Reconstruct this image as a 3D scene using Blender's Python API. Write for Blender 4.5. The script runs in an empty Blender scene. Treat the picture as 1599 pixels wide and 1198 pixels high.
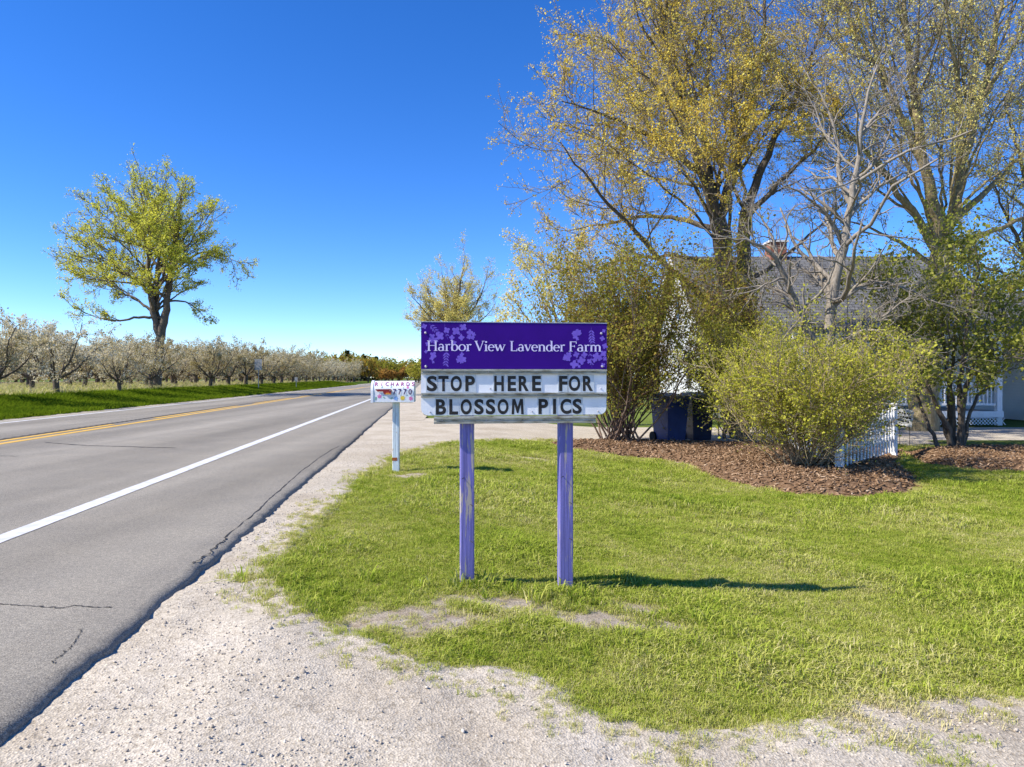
import bpy, math, random
import numpy as np
from mathutils import Vector, Matrix

R = math.radians
scene = bpy.context.scene
COL = scene.collection

# ------------------------------------------------------------------ camera, sky, sun, exposure
H = 1.25                    # eye height
F = 1110.0                  # focal length in photo pixels (1599 wide)
HY = 590.0                  # horizon row
cam_d = bpy.data.cameras.new('camera')
cam = bpy.data.objects.new('camera', cam_d)
COL.objects.link(cam)
cam.location = (0, 0, H)
cam.rotation_euler = (math.pi / 2, 0, 0)
cam_d.sensor_width = 36.0
cam_d.lens = 36.0 * F / 1599.0
cam_d.shift_y = -9.0 / 1599.0
cam_d.clip_start = 0.05
cam_d.clip_end = 6000
scene.camera = cam

SUN_DIR = Vector((-0.952, -0.305, 0.0)).normalized() * math.cos(R(42)) + Vector((0, 0, math.sin(R(42))))
world = bpy.data.worlds.new('World')
scene.world = world
world.use_nodes = True
wt = world.node_tree
sky = wt.nodes.new('ShaderNodeTexSky')
sky.sky_type = 'NISHITA'
sky.sun_disc = False
sky.sun_elevation = R(42)
sky.sun_rotation = R(252.2)
sky.air_density = 0.7
sky.dust_density = 0.0
sky.ozone_density = 5.0
hs = wt.nodes.new('ShaderNodeHueSaturation')
hs.inputs['Saturation'].default_value = 1.25
hs.inputs['Hue'].default_value = 0.511
wt.links.new(sky.outputs[0], hs.inputs['Color'])
wt.links.new(hs.outputs[0], wt.nodes['Background'].inputs[0])
wt.nodes['Background'].inputs[1].default_value = 0.15

sun_d = bpy.data.lights.new('sun', 'SUN')
sun_d.energy = 4.6
sun_d.angle = R(0.5)
sun_d.color = (1.0, 0.93, 0.82)
sun = bpy.data.objects.new('sun', sun_d)
COL.objects.link(sun)
sun.location = (-20, -6, 20)
sun.rotation_euler = SUN_DIR.to_track_quat('Z', 'Y').to_euler()

vs = scene.view_settings
vs.view_transform = 'Standard'
vs.look = 'None'
vs.exposure = 0.78
vs.gamma = 1.0
vs.use_curve_mapping = False
scene.cycles.max_bounces = 5
scene.cycles.diffuse_bounces = 3
scene.cycles.transmission_bounces = 3

# ------------------------------------------------------------------ helpers
rng = np.random.default_rng(7)


def sstep(a, b, x):
    t = np.clip((np.asarray(x, float) - a) / (b - a), 0, 1)
    return t * t * (3 - 2 * t)


RA = math.atan2(668 - 800, F)                       # road heading
RD = np.array([math.sin(RA), math.cos(RA)])         # along the road
RN = np.array([math.cos(RA), -math.sin(RA)])        # across the road


def road_xy(u, s):
    return np.array([u * RN[0] + s * RD[0], u * RN[1] + s * RD[1]])


def hgt(x, y):
    """terrain: lawn falls a little to the right, a low bank rises beyond the road"""
    x = np.asarray(x, float); y = np.asarray(y, float)
    u = x * RN[0] + y * RN[1]
    return -0.28 * sstep(-1.2, 3.0, x) * (1 - sstep(60, 120, y)) + 0.32 * sstep(-12.6, -17.0, u)


def G(px, py):
    """point of the ground seen at a pixel"""
    z = 0.0
    for _ in range(30):
        D = (H - z) * F / max(py - HY, 1.0)
        x = (px - 800) / F * D
        z = 0.5 * z + 0.5 * float(hgt(x, D))
    return (x, D, z)


def W(px, py, D):
    return ((px - 800) / F * D, D, H + (HY - py) / F * D)


def vnoise(x, y, seed=0):
    x = np.asarray(x, float); y = np.asarray(y, float)
    xi = np.floor(x).astype(np.int64); yi = np.floor(y).astype(np.int64)
    xf = x - xi; yf = y - yi
    xf = xf * xf * (3 - 2 * xf); yf = yf * yf * (3 - 2 * yf)

    def h(a, b):
        n = (a * 374761393 + b * 668265263 + seed * 974711) & 0x7fffffff
        n = ((n ^ (n >> 13)) * 1274126177) & 0x7fffffff
        return ((n ^ (n >> 16)) & 0xffff) / 65535.0
    return (h(xi, yi) * (1 - xf) + h(xi + 1, yi) * xf) * (1 - yf) + (h(xi, yi + 1) * (1 - xf) + h(xi + 1, yi + 1) * xf) * yf


def fbm(x, y, seed=0, octv=4):
    a = 0.5; s = 0; f = 1.0; tot = 0
    for k in range(octv):
        s = s + a * vnoise(np.asarray(x) * f, np.asarray(y) * f, seed + k * 17)
        tot += a; a *= 0.5; f *= 2.03
    return s / tot


def mesh_np(name, verts, faces, mats=(), smooth=False, attrs=None):
    """faces: (n,k) array or list of such arrays"""
    verts = np.asarray(verts, np.float32).reshape(-1, 3)
    if isinstance(faces, np.ndarray):
        faces = [faces]
    faces = [np.asarray(f, np.int32) for f in faces if len(f)]
    me = bpy.data.meshes.new(name)
    me.vertices.add(len(verts))
    me.vertices.foreach_set('co', verts.ravel())
    nl = sum(f.size for f in faces); nf = sum(len(f) for f in faces)
    me.loops.add(nl); me.polygons.add(nf)
    me.loops.foreach_set('vertex_index', np.concatenate([f.ravel() for f in faces]))
    starts = []; tot = []; o = 0
    for f in faces:
        k = f.shape[1]
        starts.append(o + np.arange(len(f)) * k); tot.append(np.full(len(f), k)); o += f.size
    me.polygons.foreach_set('loop_start', np.concatenate(starts).astype(np.int32))
    me.polygons.foreach_set('loop_total', np.concatenate(tot).astype(np.int32))
    if smooth:
        me.polygons.foreach_set('use_smooth', np.ones(nf, bool))
    for k, v in (attrs or {}).items():
        at = me.attributes.new(k, 'FLOAT', 'POINT')
        at.data.foreach_set('value', np.asarray(v, np.float32))
    for m in mats:
        me.materials.append(m)
    me.update(calc_edges=True)
    return me


def obj(name, me, parent=None, loc=None):
    o = bpy.data.objects.new(name, me)
    COL.objects.link(o)
    if parent is not None:
        o.parent = parent
    if loc is not None:
        o.location = loc
    return o


def tag(o, label=None, cat=None, group=None, kind=None):
    if label: o['label'] = label
    if cat: o['category'] = cat
    if group: o['group'] = group
    if kind: o['kind'] = kind
    return o


def thing(name, label, cat, loc=(0, 0, 0), rz=0.0, group=None):
    o = bpy.data.objects.new(name, None)
    o.empty_display_size = 0.2
    COL.objects.link(o)
    o.location = loc
    o.rotation_euler = (0, 0, rz)
    return tag(o, label, cat, group)


class MB:
    """collects simple shapes into one mesh"""
    def __init__(self):
        self.v = []; self.f = []; self.n = 0

    def add(self, v, f):
        self.v += [tuple(p) for p in v]
        self.f += [tuple(i + self.n for i in q) for q in f]
        self.n += len(v)
        return self

    def box(self, x0, x1, y0, y1, z0, z1, b=0.0):
        if b <= 0:
            v = [(x0, y0, z0), (x1, y0, z0), (x1, y1, z0), (x0, y1, z0), (x0, y0, z1), (x1, y0, z1), (x1, y1, z1), (x0, y1, z1)]
            f = [(3, 2, 1, 0), (4, 5, 6, 7), (0, 1, 5, 4), (1, 2, 6, 5), (2, 3, 7, 6), (3, 0, 4, 7)]
            return self.add(v, f)
        # box with its vertical edges and its top cut
        def ring(z, i):
            return [(x0 + i + b, y0 + i, z), (x1 - i - b, y0 + i, z), (x1 - i, y0 + i + b, z), (x1 - i, y1 - i - b, z),
                    (x1 - i - b, y1 - i, z), (x0 + i + b, y1 - i, z), (x0 + i, y1 - i - b, z), (x0 + i, y0 + i + b, z)]
        v = ring(z0, 0) + ring(z1 - b, 0) + ring(z1, b * .7)
        f = [tuple(range(7, -1, -1)), tuple(range(16, 24))]
        for k in range(2):
            for i in range(8):
                j = (i + 1) % 8
                f.append((k * 8 + i, k * 8 + j, k * 8 + 8 + j, k * 8 + 8 + i))
        return self.add(v, f)

    def cyl(self, p, q, r0, r1, n=8):
        p = Vector(p); q = Vector(q); d = (q - p).normalized()
        a = d.orthogonal().normalized(); c = d.cross(a)
        v = []
        for (o, r) in ((p, r0), (q, r1)):
            for i in range(n):
                t = 2 * math.pi * i / n
                v.append(o + (a * math.cos(t) + c * math.sin(t)) * r)
        f = [(i, (i + 1) % n, n + (i + 1) % n, n + i) for i in range(n)]
        f += [tuple(range(n - 1, -1, -1)), tuple(range(n, 2 * n))]
        return self.add(v, f)

    def ball(self, c, r, n=8, m=6):
        v = [(c[0], c[1], c[2] - r)]
        for j in range(1, m):
            ph = -math.pi / 2 + math.pi * j / m
            for i in range(n):
                t = 2 * math.pi * i / n
                v.append((c[0] + r * math.cos(ph) * math.cos(t), c[1] + r * math.cos(ph) * math.sin(t), c[2] + r * math.sin(ph)))
        v.append((c[0], c[1], c[2] + r))
        f = []
        for i in range(n):
            f.append((0, 1 + (i + 1) % n, 1 + i))
            f.append((len(v) - 1, len(v) - 1 - n + i, len(v) - 1 - n + (i + 1) % n))
        for j in range(m - 2):
            for i in range(n):
                a = 1 + j * n
                f.append((a + i, a + (i + 1) % n, a + n + (i + 1) % n, a + n + i))
        return self.add(v, f)

    def build(self, name, mat, parent=None, smooth=False):
        me = bpy.data.meshes.new(name)
        me.from_pydata(self.v, [], self.f)
        if mat: me.materials.append(mat)
        if smooth:
            for p in me.polygons: p.use_smooth = True
        me.update()
        return obj(name, me, parent)


# ------------------------------------------------------------------ materials
def new_mat(name):
    m = bpy.data.materials.new(name)
    m.use_nodes = True
    t = m.node_tree
    return m, t, t.nodes['Principled BSDF']


def nd(t, typ, **kw):
    n = t.nodes.new(typ)
    for k, v in kw.items():
        setattr(n, k, v)
    return n


def ramp(t, src, stops):
    n = t.nodes.new('ShaderNodeValToRGB')
    e = n.color_ramp.elements
    while len(e) < len(stops): e.new(0.5)
    for i, (p, c) in enumerate(stops):
        e[i].position = p
        e[i].color = tuple(c) + (1,) if len(c) == 3 else c
    t.links.new(src, n.inputs[0])
    return n.outputs[0]


def noise(t, vec, scale, detail=4.0, rough=0.55):
    n = t.nodes.new('ShaderNodeTexNoise')
    n.inputs['Scale'].default_value = scale
    n.inputs['Detail'].default_value = detail
    n.inputs['Roughness'].default_value = rough
    if vec is not None: t.links.new(vec, n.inputs['Vector'])
    return n.outputs['Fac']


def coords(t, scale=(1, 1, 1), rz=0.0, kind='Object'):
    c = t.nodes.new('ShaderNodeTexCoord')
    m = t.nodes.new('ShaderNodeMapping')
    m.inputs['Scale'].default_value = scale
    m.inputs['Rotation'].default_value = (0, 0, rz)
    t.links.new(c.outputs[kind], m.inputs['Vector'])
    return m.outputs[0]


def mixc(t, fac, a, b, mode='MIX'):
    n = t.nodes.new('ShaderNodeMix')
    n.data_type = 'RGBA'; n.blend_type = mode
    for s, v in ((n.inputs[0], fac), (n.inputs[6], a), (n.inputs[7], b)):
        if hasattr(v, 'is_output') or isinstance(v, bpy.types.NodeSocket): t.links.new(v, s)
        elif isinstance(v, (int, float)): s.default_value = v
        else: s.default_value = tuple(v) + (1,)
    return n.outputs[2]


def bump(t, bsdf, h, strength, dist=0.01):
    b = t.nodes.new('ShaderNodeBump')
    b.inputs['Strength'].default_value = strength
    b.inputs['Distance'].default_value = dist
    t.links.new(h, b.inputs['Height'])
    t.links.new(b.outputs[0], bsdf.inputs['Normal'])


def pmat(name, c1, c2=None, scale=6.0, rough=0.75, bs=0.0, bscale=60.0, stretch=(1, 1, 1), spec=0.3, metal=0.0, lo=.38, hi=.62):
    m, t, p = new_mat(name)
    p.inputs['Roughness'].default_value = rough
    p.inputs['Specular IOR Level'].default_value = spec
    p.inputs['Metallic'].default_value = metal
    if c2 is None:
        c2 = tuple(x * .85 for x in c1)
    v = coords(t, stretch)
    t.links.new(ramp(t, noise(t, v, scale, 6, .6), [(lo, c1), (hi, c2)]), p.inputs['Base Color'])
    if bs > 0:
        bump(t, p, noise(t, v, bscale, 4, .6), bs)
    return m


def leaf_mat(name, cols, transl=0.42, instancer=False, vary=0.0):
    """colours picked leaf by leaf through the attribute 'tint'"""
    m = bpy.data.materials.new(name)
    m.use_nodes = True
    t = m.node_tree
    t.nodes.clear()
    out = t.nodes.new('ShaderNodeOutputMaterial')
    a = nd(t, 'ShaderNodeAttribute', attribute_name='tint')
    fac = a.outputs['Fac']
    if instancer:
        b = nd(t, 'ShaderNodeAttribute', attribute_name='patch', attribute_type='INSTANCER')
        ad = nd(t, 'ShaderNodeMath', operation='MULTIPLY_ADD')
        t.links.new(fac, ad.inputs[0]); ad.inputs[1].default_value = 0.45
        t.links.new(b.outputs['Fac'], ad.inputs[2])
        fac = ad.outputs[0]
    if vary:
        oi = t.nodes.new('ShaderNodeObjectInfo')
        ad = nd(t, 'ShaderNodeMath', operation='MULTIPLY_ADD')
        t.links.new(oi.outputs['Random'], ad.inputs[0]); ad.inputs[1].default_value = vary
        t.links.new(fac, ad.inputs[2])
        sb = nd(t, 'ShaderNodeMath', operation='SUBTRACT'); sb.inputs[1].default_value = vary * .6
        t.links.new(ad.outputs[0], sb.inputs[0])
        fac = sb.outputs[0]
    c = ramp(t, fac, [(i / max(1, len(cols) - 1), k) for i, k in enumerate(cols)])
    d = t.nodes.new('ShaderNodeBsdfDiffuse'); tr = t.nodes.new('ShaderNodeBsdfTranslucent')
    mx = t.nodes.new('ShaderNodeMixShader'); mx.inputs[0].default_value = transl
    t.links.new(c, d.inputs[0]); t.links.new(c, tr.inputs[0])
    t.links.new(d.outputs[0], mx.inputs[1]); t.links.new(tr.outputs[0], mx.inputs[2])
    t.links.new(mx.outputs[0], out.inputs[0])
    return m


def asphalt_mat():
    m, t, p = new_mat('asphalt')
    v = coords(t)
    along = coords(t, (1.0, 0.035, 1.0), RA)
    big = noise(t, along, 0.9, 3, .5)
    base = ramp(t, big, [(.34, (.208, .190, .154)), (.5, (.250, .229, .187)), (.66, (.290, .267, .220))])
    sp_ = nd(t, 'ShaderNodeSeparateXYZ'); t.links.new(coords(t, (1, 1, 1), RA), sp_.inputs[0])
    mr = nd(t, 'ShaderNodeMapRange'); mr.inputs[1].default_value = -12.0; mr.inputs[2].default_value = -1.4
    t.links.new(sp_.outputs[0], mr.inputs[0])
    tr_ = [(-12, 1.02), (-10.9, .93), (-10, 1.07), (-9.1, .93), (-7.8, .99), (-6.7, .90), (-5.5, 1.12), (-4.3, .90), (-3.3, 1.0), (-2.4, 1.04), (-1.4, .97)]
    base = mixc(t, 1.0, base, ramp(t, mr.outputs[0], [((a + 12) / 10.6, (k, k, k)) for a, k in tr_]), 'MULTIPLY')
    speck = noise(t, v, 170, 2, .7)
    c = mixc(t, 1.0, base, ramp(t, speck, [(.3, (.42, .42, .43)), (.5, (1, 1, 1)), (.7, (1.75, 1.7, 1.62))]), 'MULTIPLY')
    c = mixc(t, 1.0, c, ramp(t, noise(t, v, 1.3, 5, .6), [(.3, (.9, .9, .91)), (.7, (1.07, 1.06, 1.05))]), 'MULTIPLY')
    c = mixc(t, 1.0, c, ramp(t, noise(t, v, 48, 3, .75), [(.35, (.80, .80, .80)), (.65, (1.18, 1.18, 1.17))]), 'MULTIPLY')
    t.links.new(c, p.inputs['Base Color'])
    p.inputs['Roughness'].default_value = .85
    p.inputs['Specular IOR Level'].default_value = .25
    bump(t, p, noise(t, v, 130, 3, .7), .55, .006)
    return m


def gravel_mat():
    m, t, p = new_mat('gravel')
    v = coords(t)
    vo = nd(t, 'ShaderNodeTexVoronoi'); vo.inputs['Scale'].default_value = 105
    t.links.new(v, vo.inputs['Vector'])
    base = ramp(t, noise(t, v, 1.1, 6, .6), [(.3, (.40, .345, .265)), (.5, (.485, .43, .34)), (.7, (.55, .495, .405))])
    st = ramp(t, vo.outputs['Color'], [(.1, (.72, .70, .68)), (.45, (1, 1, 1)), (.9, (1.22, 1.21, 1.2))])
    c = mixc(t, 1.0, base, st, 'MULTIPLY')
    c = mixc(t, 1.0, c, ramp(t, noise(t, v, 30, 6, .8), [(.34, (.66, .64, .61)), (.5, (1, 1, 1)), (.7, (1.08, 1.08, 1.08))]), 'MULTIPLY')
    t.links.new(c, p.inputs['Base Color'])
    p.inputs['Roughness'].default_value = .95
    p.inputs['Specular IOR Level'].default_value = .1
    add = nd(t, 'ShaderNodeMath', operation='ADD')
    t.links.new(noise(t, v, 55, 5, .7), add.inputs[0]); t.links.new(vo.outputs['Distance'], add.inputs[1])
    bump(t, p, add.outputs[0], .5, .007)
    return m


def soil_mat(name, cols, scale=3.0, bs=.6):
    m, t, p = new_mat(name)
    v = coords(t)
    f = noise(t, v, scale, 8, .68)
    c = ramp(t, f, [(.28 + .44 * i / (len(cols) - 1), k) for i, k in enumerate(cols)])
    t.links.new(c, p.inputs['Base Color'])
    p.inputs['Roughness'].default_value = .95
    p.inputs['Specular IOR Level'].default_value = .1
    bump(t, p, noise(t, v, 45, 4, .7), bs, .02)
    return m


def lawn_mat():
    m, t, p = new_mat('lawn_soil')
    v = coords(t)
    at = nd(t, 'ShaderNodeAttribute', attribute_name='bare')
    green = ramp(t, noise(t, v, 4, 6, .65), [(.3, (.17, .18, .035)), (.5, (.27, .26, .065)), (.7, (.38, .32, .14))])
    dry = ramp(t, noise(t, v, 14, 6, .65), [(.3, (.24, .19, .13)), (.5, (.38, .32, .24)), (.7, (.46, .41, .33))])
    t.links.new(mixc(t, at.outputs['Fac'], green, dry), p.inputs['Base Color'])
    p.inputs['Roughness'].default_value = .95
    p.inputs['Specular IOR Level'].default_value = .1
    bump(t, p, noise(t, v, 60, 4, .7), .7, .02)
    return m


def paint_wood(name, paint, wood, wear=.62, sz=(14, 14, 1.2)):
    m, t, p = new_mat(name)
    v = coords(t, sz)
    f = noise(t, v, 2.2, 6, .65)
    grain = noise(t, coords(t, (60, 60, 1.5)), 2.0, 3, .6)
    c = mixc(t, 1.0, paint, ramp(t, grain, [(.33, (.62, .62, .66)), (.62, (1.15, 1.15, 1.12))]), 'MULTIPLY')
    c = mixc(t, ramp(t, f, [(wear, (0, 0, 0)), (wear + .03, (1, 1, 1))]), c, wood)
    t.links.new(c, p.inputs['Base Color'])
    p.inputs['Roughness'].default_value = .7
    bump(t, p, grain, .4, .004)
    return m


M = {}
M['asphalt'] = asphalt_mat()
M['gravel'] = gravel_mat()
M['lawn'] = lawn_mat()
M['ground'] = soil_mat('field_ground', [(.07, .10, .015), (.12, .16, .025), (.17, .19, .04)], 0.6)
M['verge'] = soil_mat('verge_ground', [(.05, .10, .008), (.09, .15, .012), (.13, .18, .02)], 1.2)
M['orchard_floor'] = soil_mat('orchard_floor', [(.15, .115, .06), (.21, .165, .09), (.13, .14, .04)], 0.8)
M['mulch'] = soil_mat('mulch', [(.07, .04, .022), (.19, .115, .065), (.32, .21, .13)], 24, .9)
M['white_line'] = pmat('white_road_paint', (.72, .72, .71), (.55, .55, .54), 9, .6, .3, 120)
M['yellow_line'] = pmat('yellow_road_paint', (.80, .47, .045), (.62, .38, .08), 7, .6, .3, 120)
M['crack'] = pmat('crack_filler', (.022, .021, .02), (.05, .048, .045), 12, .9)
M['milled_shade'] = pmat('milled_asphalt_shade', (.055, .052, .05), (.09, .086, .08), 20, .9)  # dark cut asphalt, with the shade inside the grooves put into its colour
M['bark_dark'] = pmat('bark_dark', (.085, .066, .048), (.16, .132, .10), 5, .95, .9, 18, (6, 6, 1.2))
M['bark_maple'] = pmat('bark_maple', (.10, .078, .055), (.19, .155, .115), 5, .95, .9, 18, (6, 6, 1.2))
M['bark_pale'] = pmat('bark_pale', (.20, .17, .135), (.33, .29, .24), 6, .9, .7, 30, (5, 5, 1.5))
M['bark_tan'] = pmat('bark_tan', (.20, .155, .085), (.33, .27, .16), 4, .95, 1.0, 14, (5, 5, 1.0))
M['twig_red'] = pmat('twig_red', (.13, .085, .062), (.21, .15, .11), 5, .9)
M['twig_tan'] = pmat('twig_tan', (.26, .20, .115), (.36, .29, .18), 5, .9)
M['twig_maple'] = pmat('twig_maple', (.10, .08, .055), (.17, .14, .10), 4, .9)
M['twig_tall'] = pmat('twig_tall', (.14, .113, .082), (.24, .20, .15), 4, .9)
M['twig_grey'] = pmat('twig_grey', (.15, .125, .10), (.25, .215, .18), 5, .9)
M['leaf_gold'] = leaf_mat('leaf_gold', [(0.432, 0.282, 0.038), (0.678, 0.489, 0.066), (0.85, 0.678, 0.132), (0.791, 0.753, 0.226)])
M['leaf_pale'] = leaf_mat('leaf_pale', [(0.554, 0.444, 0.13), (0.776, 0.665, 0.204), (0.85, 0.832, 0.315)])
M['leaf_maple'] = leaf_mat('leaf_maple', [(0.38, 0.38, 0.037), (0.607, 0.607, 0.057), (0.816, 0.778, 0.133), (0.569, 0.626, 0.113)])
M['leaf_green'] = leaf_mat('leaf_green', [(.13, .14, .025), (.24, .25, .04), (.36, .37, .065), (.48, .46, .12)])
M['leaf_red'] = leaf_mat('leaf_redgreen', [(.27, .13, .055), (.28, .20, .045), (.30, .28, .045), (.37, .36, .06), (.48, .44, .10)])
M['leaf_yellow'] = leaf_mat('leaf_yellow', [(.24, .23, .035), (.39, .39, .05), (.53, .51, .07), (.62, .57, .13)])
M['leaf_far'] = leaf_mat('leaf_far', [(0.281, 0.162, 0.041), (0.386, 0.276, 0.047), (0.369, 0.356, 0.054), (0.491, 0.438, 0.081)], vary=.4)
M['leaf_far_green'] = leaf_mat('leaf_far_green', [(0.211, 0.211, 0.027), (0.351, 0.341, 0.047), (0.491, 0.454, 0.081)], vary=.4)
M['leaf_far_rust'] = leaf_mat('leaf_far_rust', [(0.281, 0.162, 0.061), (0.421, 0.227, 0.054), (0.491, 0.324, 0.081)], vary=.4)
M['needle'] = leaf_mat('conifer_needles', [(.012, .025, .01), (.025, .045, .015), (.04, .06, .022)], .1)
M['blossom'] = leaf_mat('blossom', [(.29, .23, .08), (.52, .44, .22), (.72, .65, .46), (.84, .79, .63)], .4, vary=.38)
M['grass'] = leaf_mat('grass_blade', [(.11, .19, .02), (.22, .315, .03), (.34, .415, .05), (.49, .495, .12), (.63, .56, .30)], .35, True)
M['verge_grass'] = leaf_mat('verge_grass', [(.06, .11, .006), (.12, .19, .01), (.18, .25, .015), (.25, .29, .03)], .35, True)
M['pebble'] = leaf_mat('pebble', [(.24, .20, .155), (.42, .365, .29), (.53, .47, .385), (.66, .61, .53)], 0.0, True)
M['chip'] = leaf_mat('bark_chip', [(.075, .043, .024), (.20, .12, .066), (.33, .215, .13), (.50, .37, .25)], 0.0, True)


def sheet(name, x, y, zf, mat, smooth=True, attrs=None):
    """a grid over sorted arrays x, y with heights zf(X, Y)"""
    X, Y = np.meshgrid(x, y)
    Z = zf(X, Y)
    nx, ny = len(x), len(y)
    i = np.arange(nx * ny).reshape(ny, nx)
    f = np.stack([i[:-1, :-1], i[:-1, 1:], i[1:, 1:], i[1:, :-1]], -1).reshape(-1, 4)
    at = {k: fn(X, Y).ravel() for k, fn in (attrs or {}).items()}
    return mesh_np(name, np.stack([X, Y, Z], -1).reshape(-1, 3), f, [mat], smooth, at)


def in_poly(x, y, poly):
    x = np.asarray(x); y = np.asarray(y)
    c = np.zeros(x.shape, bool)
    n = len(poly)
    for i in range(n):
        x0, y0 = poly[i]; x1, y1 = poly[(i + 1) % n]
        if y0 == y1: continue
        cond = ((y0 > y) != (y1 > y)) & (x < (x1 - x0) * (y - y0) / (y1 - y0) + x0)
        c ^= cond
    return c


def sdist(x, y, poly):
    """signed distance to a polygon, positive inside"""
    x = np.asarray(x, float); y = np.asarray(y, float)
    d = np.full(x.shape, 1e9)
    n = len(poly)
    for i in range(n):
        x0, y0 = poly[i]; x1, y1 = poly[(i + 1) % n]
        dx, dy = x1 - x0, y1 - y0
        t = np.clip(((x - x0) * dx + (y - y0) * dy) / (dx * dx + dy * dy + 1e-12), 0, 1)
        d = np.minimum(d, np.hypot(x - x0 - t * dx, y - y0 - t * dy))
    return np.where(in_poly(x, y, poly), d, -d)


def px_poly(pts):
    return [G(*p)[:2] for p in pts]


LAWN = px_poly([(875, 686), (760, 686), (700, 690), (640, 701), (600, 716), (560, 738), (520, 768), (470, 812), (425, 855), (392, 895),
                (402, 918), (440, 950), (500, 985), (560, 1012), (640, 1037), (700, 1047), (790, 1056), (828, 1072), (842, 1102), (900, 1126),
                (960, 1142), (1040, 1162), (1090, 1166), (1200, 1155), (1330, 1140), (1375, 1112), (1440, 1100), (1599, 1101), (1900, 1098)]) + \
    [(30.0, 3.3), (30.0, 16.6)] + px_poly([(1500, 694), (1200, 694), (1000, 692)])
MULCH_A = px_poly([(852, 689), (880, 700), (940, 708), (1010, 714), (1062, 722), (1108, 742), (1160, 757), (1250, 770), (1340, 775),
                   (1432, 768), (1440, 745), (1405, 722), (1415, 702), (1330, 697), (1200, 696), (1080, 693), (960, 689)])
MULCH_B = px_poly([(1405, 706), (1440, 722), (1530, 733), (1620, 738), (1760, 738), (1760, 701), (1599, 699), (1480, 699)])
BARE = [(660, 955, .28, .16), (560, 965, .14, .1), (935, 962, .24, .12), (1050, 970, .16, .08), (790, 935, .3, .1), (1010, 945, .2, .08), (720, 960, .2, .1),
        (640, 740, .25, .15), (830, 715, .5, .15), (1090, 722, .4, .2)]
BARE_W = [(G(a, b)[0], G(a, b)[1], rx, ry) for a, b, rx, ry in BARE]


def lawn_bare(X, Y):
    b = np.zeros(np.shape(X))
    wob = (fbm(np.asarray(X) * 5, np.asarray(Y) * 5, 5) - .5) * 1.6
    for (cx, cy, rx, ry) in BARE_W:
        q = np.sqrt(((X - cx) / (rx * 1.25)) ** 2 + ((Y - cy) / (ry * 1.9)) ** 2)
        b = np.maximum(b, 1 - sstep(.5, 1.25, q + wob))
    d = sdist(X, Y, LAWN)
    b = np.maximum(b, 1 - sstep(0.0, .22, d + wob * .14))
    return np.clip(b, 0, 1)


# ------------------------------------------------------------------ ground, verge, gravel, lawn, mulch
def ax(a, b, step):
    return np.linspace(a, b, max(2, int(round((b - a) / step)) + 1))


gx = np.concatenate([[-3000, -1200, -500, -250, -120], ax(-80, 40, 1.0), [80, 200, 600, 1500, 3000]])
gy = np.concatenate([[-1500, -300, -60, -20, -8], ax(-4, 70, 1.0), ax(75, 260, 10), [400, 800, 1600, 3500]])
tag(obj('ground', sheet('ground', gx, gy, lambda X, Y: hgt(X, Y) - .05, M['ground'])), kind='structure')


def strip(name, u0, u1, s0, s1, dz, mat, nu=6, step=1.5, wob=0.0):
    s = np.concatenate([ax(s0, min(s1, 60), step), ax(60, s1, 8)[1:]]) if s1 > 60 else ax(s0, s1, step)
    u = np.linspace(u0, u1, nu)
    U, S = np.meshgrid(u, s)
    U = U + wob * (fbm(S * 1.3, U * 0, 3) - .5) * ((U == u0) | (U == u1))
    X = U * RN[0] + S * RD[0]; Y = U * RN[1] + S * RD[1]
    Z = hgt(X, Y) + dz
    n, k = len(s), nu
    i = np.arange(n * k).reshape(n, k)
    f = np.stack([i[:-1, :-1], i[:-1, 1:], i[1:, 1:], i[1:, :-1]], -1).reshape(-1, 4)
    if u1 < u0: f = f[:, ::-1]
    return mesh_np(name, np.stack([X, Y, Z], -1).reshape(-1, 3), f, [mat], True)


tag(obj('grass_verge', strip('grass_verge', -17.4, -12.2, -10, 300, -.012, M['verge'], 8)), kind='structure')
tag(obj('orchard_floor', strip('orchard_floor', -90, -17.3, 0, 230, -.006, M['orchard_floor'], 12, 4)), kind='structure')
tag(obj('gravel_shoulder', strip('gravel_shoulder', -12.75, -11.2, -10, 300, .012, M['gravel'], 5, .6, .25), None), kind='structure')


def gravel_z(X, Y):
    near = 1 - sstep(6.5, 8.0, Y)
    u = X * RN[0] + Y * RN[1]
    lump = (fbm(X * 2.2, Y * 2.2, 11, 3) - .5) * .05 + (fbm(X * 11, Y * 11, 12, 3) - .5) * .022 + (fbm(X * 45, Y * 45, 13, 2) - .5) * .012
    rut = -.014 * np.exp(-((u - .1 - .12 * np.sin(Y * .9)) / .16) ** 2) + .02 * np.exp(-((u + .75) / .22) ** 2)
    return hgt(X, Y) + near * (lump * .8 + rut) - .005 - .10 * sstep(.08, .4, sdist(X, Y, LAWN))


gm = [sheet('g', ax(-3.6, 6.5, .032), ax(1.7, 8.0, .032), gravel_z, M['gravel']),
      sheet('g', ax(-5, 30, .5), ax(8.0, 22.0, .5), gravel_z, M['gravel']),
      sheet('g', ax(6.5, 30, .5), ax(-3, 8.0, .5), gravel_z, M['gravel']),
      sheet('g', ax(-3.6, 6.5, .3), ax(-3, 1.7, .3), gravel_z, M['gravel'])]


def join_meshes(name, mes, mats):
    V = []; Fq = []; n = 0
    for me in mes:
        v = np.empty(len(me.vertices) * 3, np.float32); me.vertices.foreach_get('co', v)
        f = np.empty(len(me.loops), np.int32); me.loops.foreach_get('vertex_index', f)
        V.append(v.reshape(-1, 3)); Fq.append(f.reshape(-1, 4) + n); n += len(me.vertices)
        bpy.data.meshes.remove(me)
    return mesh_np(name, np.concatenate(V), np.concatenate(Fq), mats, True)


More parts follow.
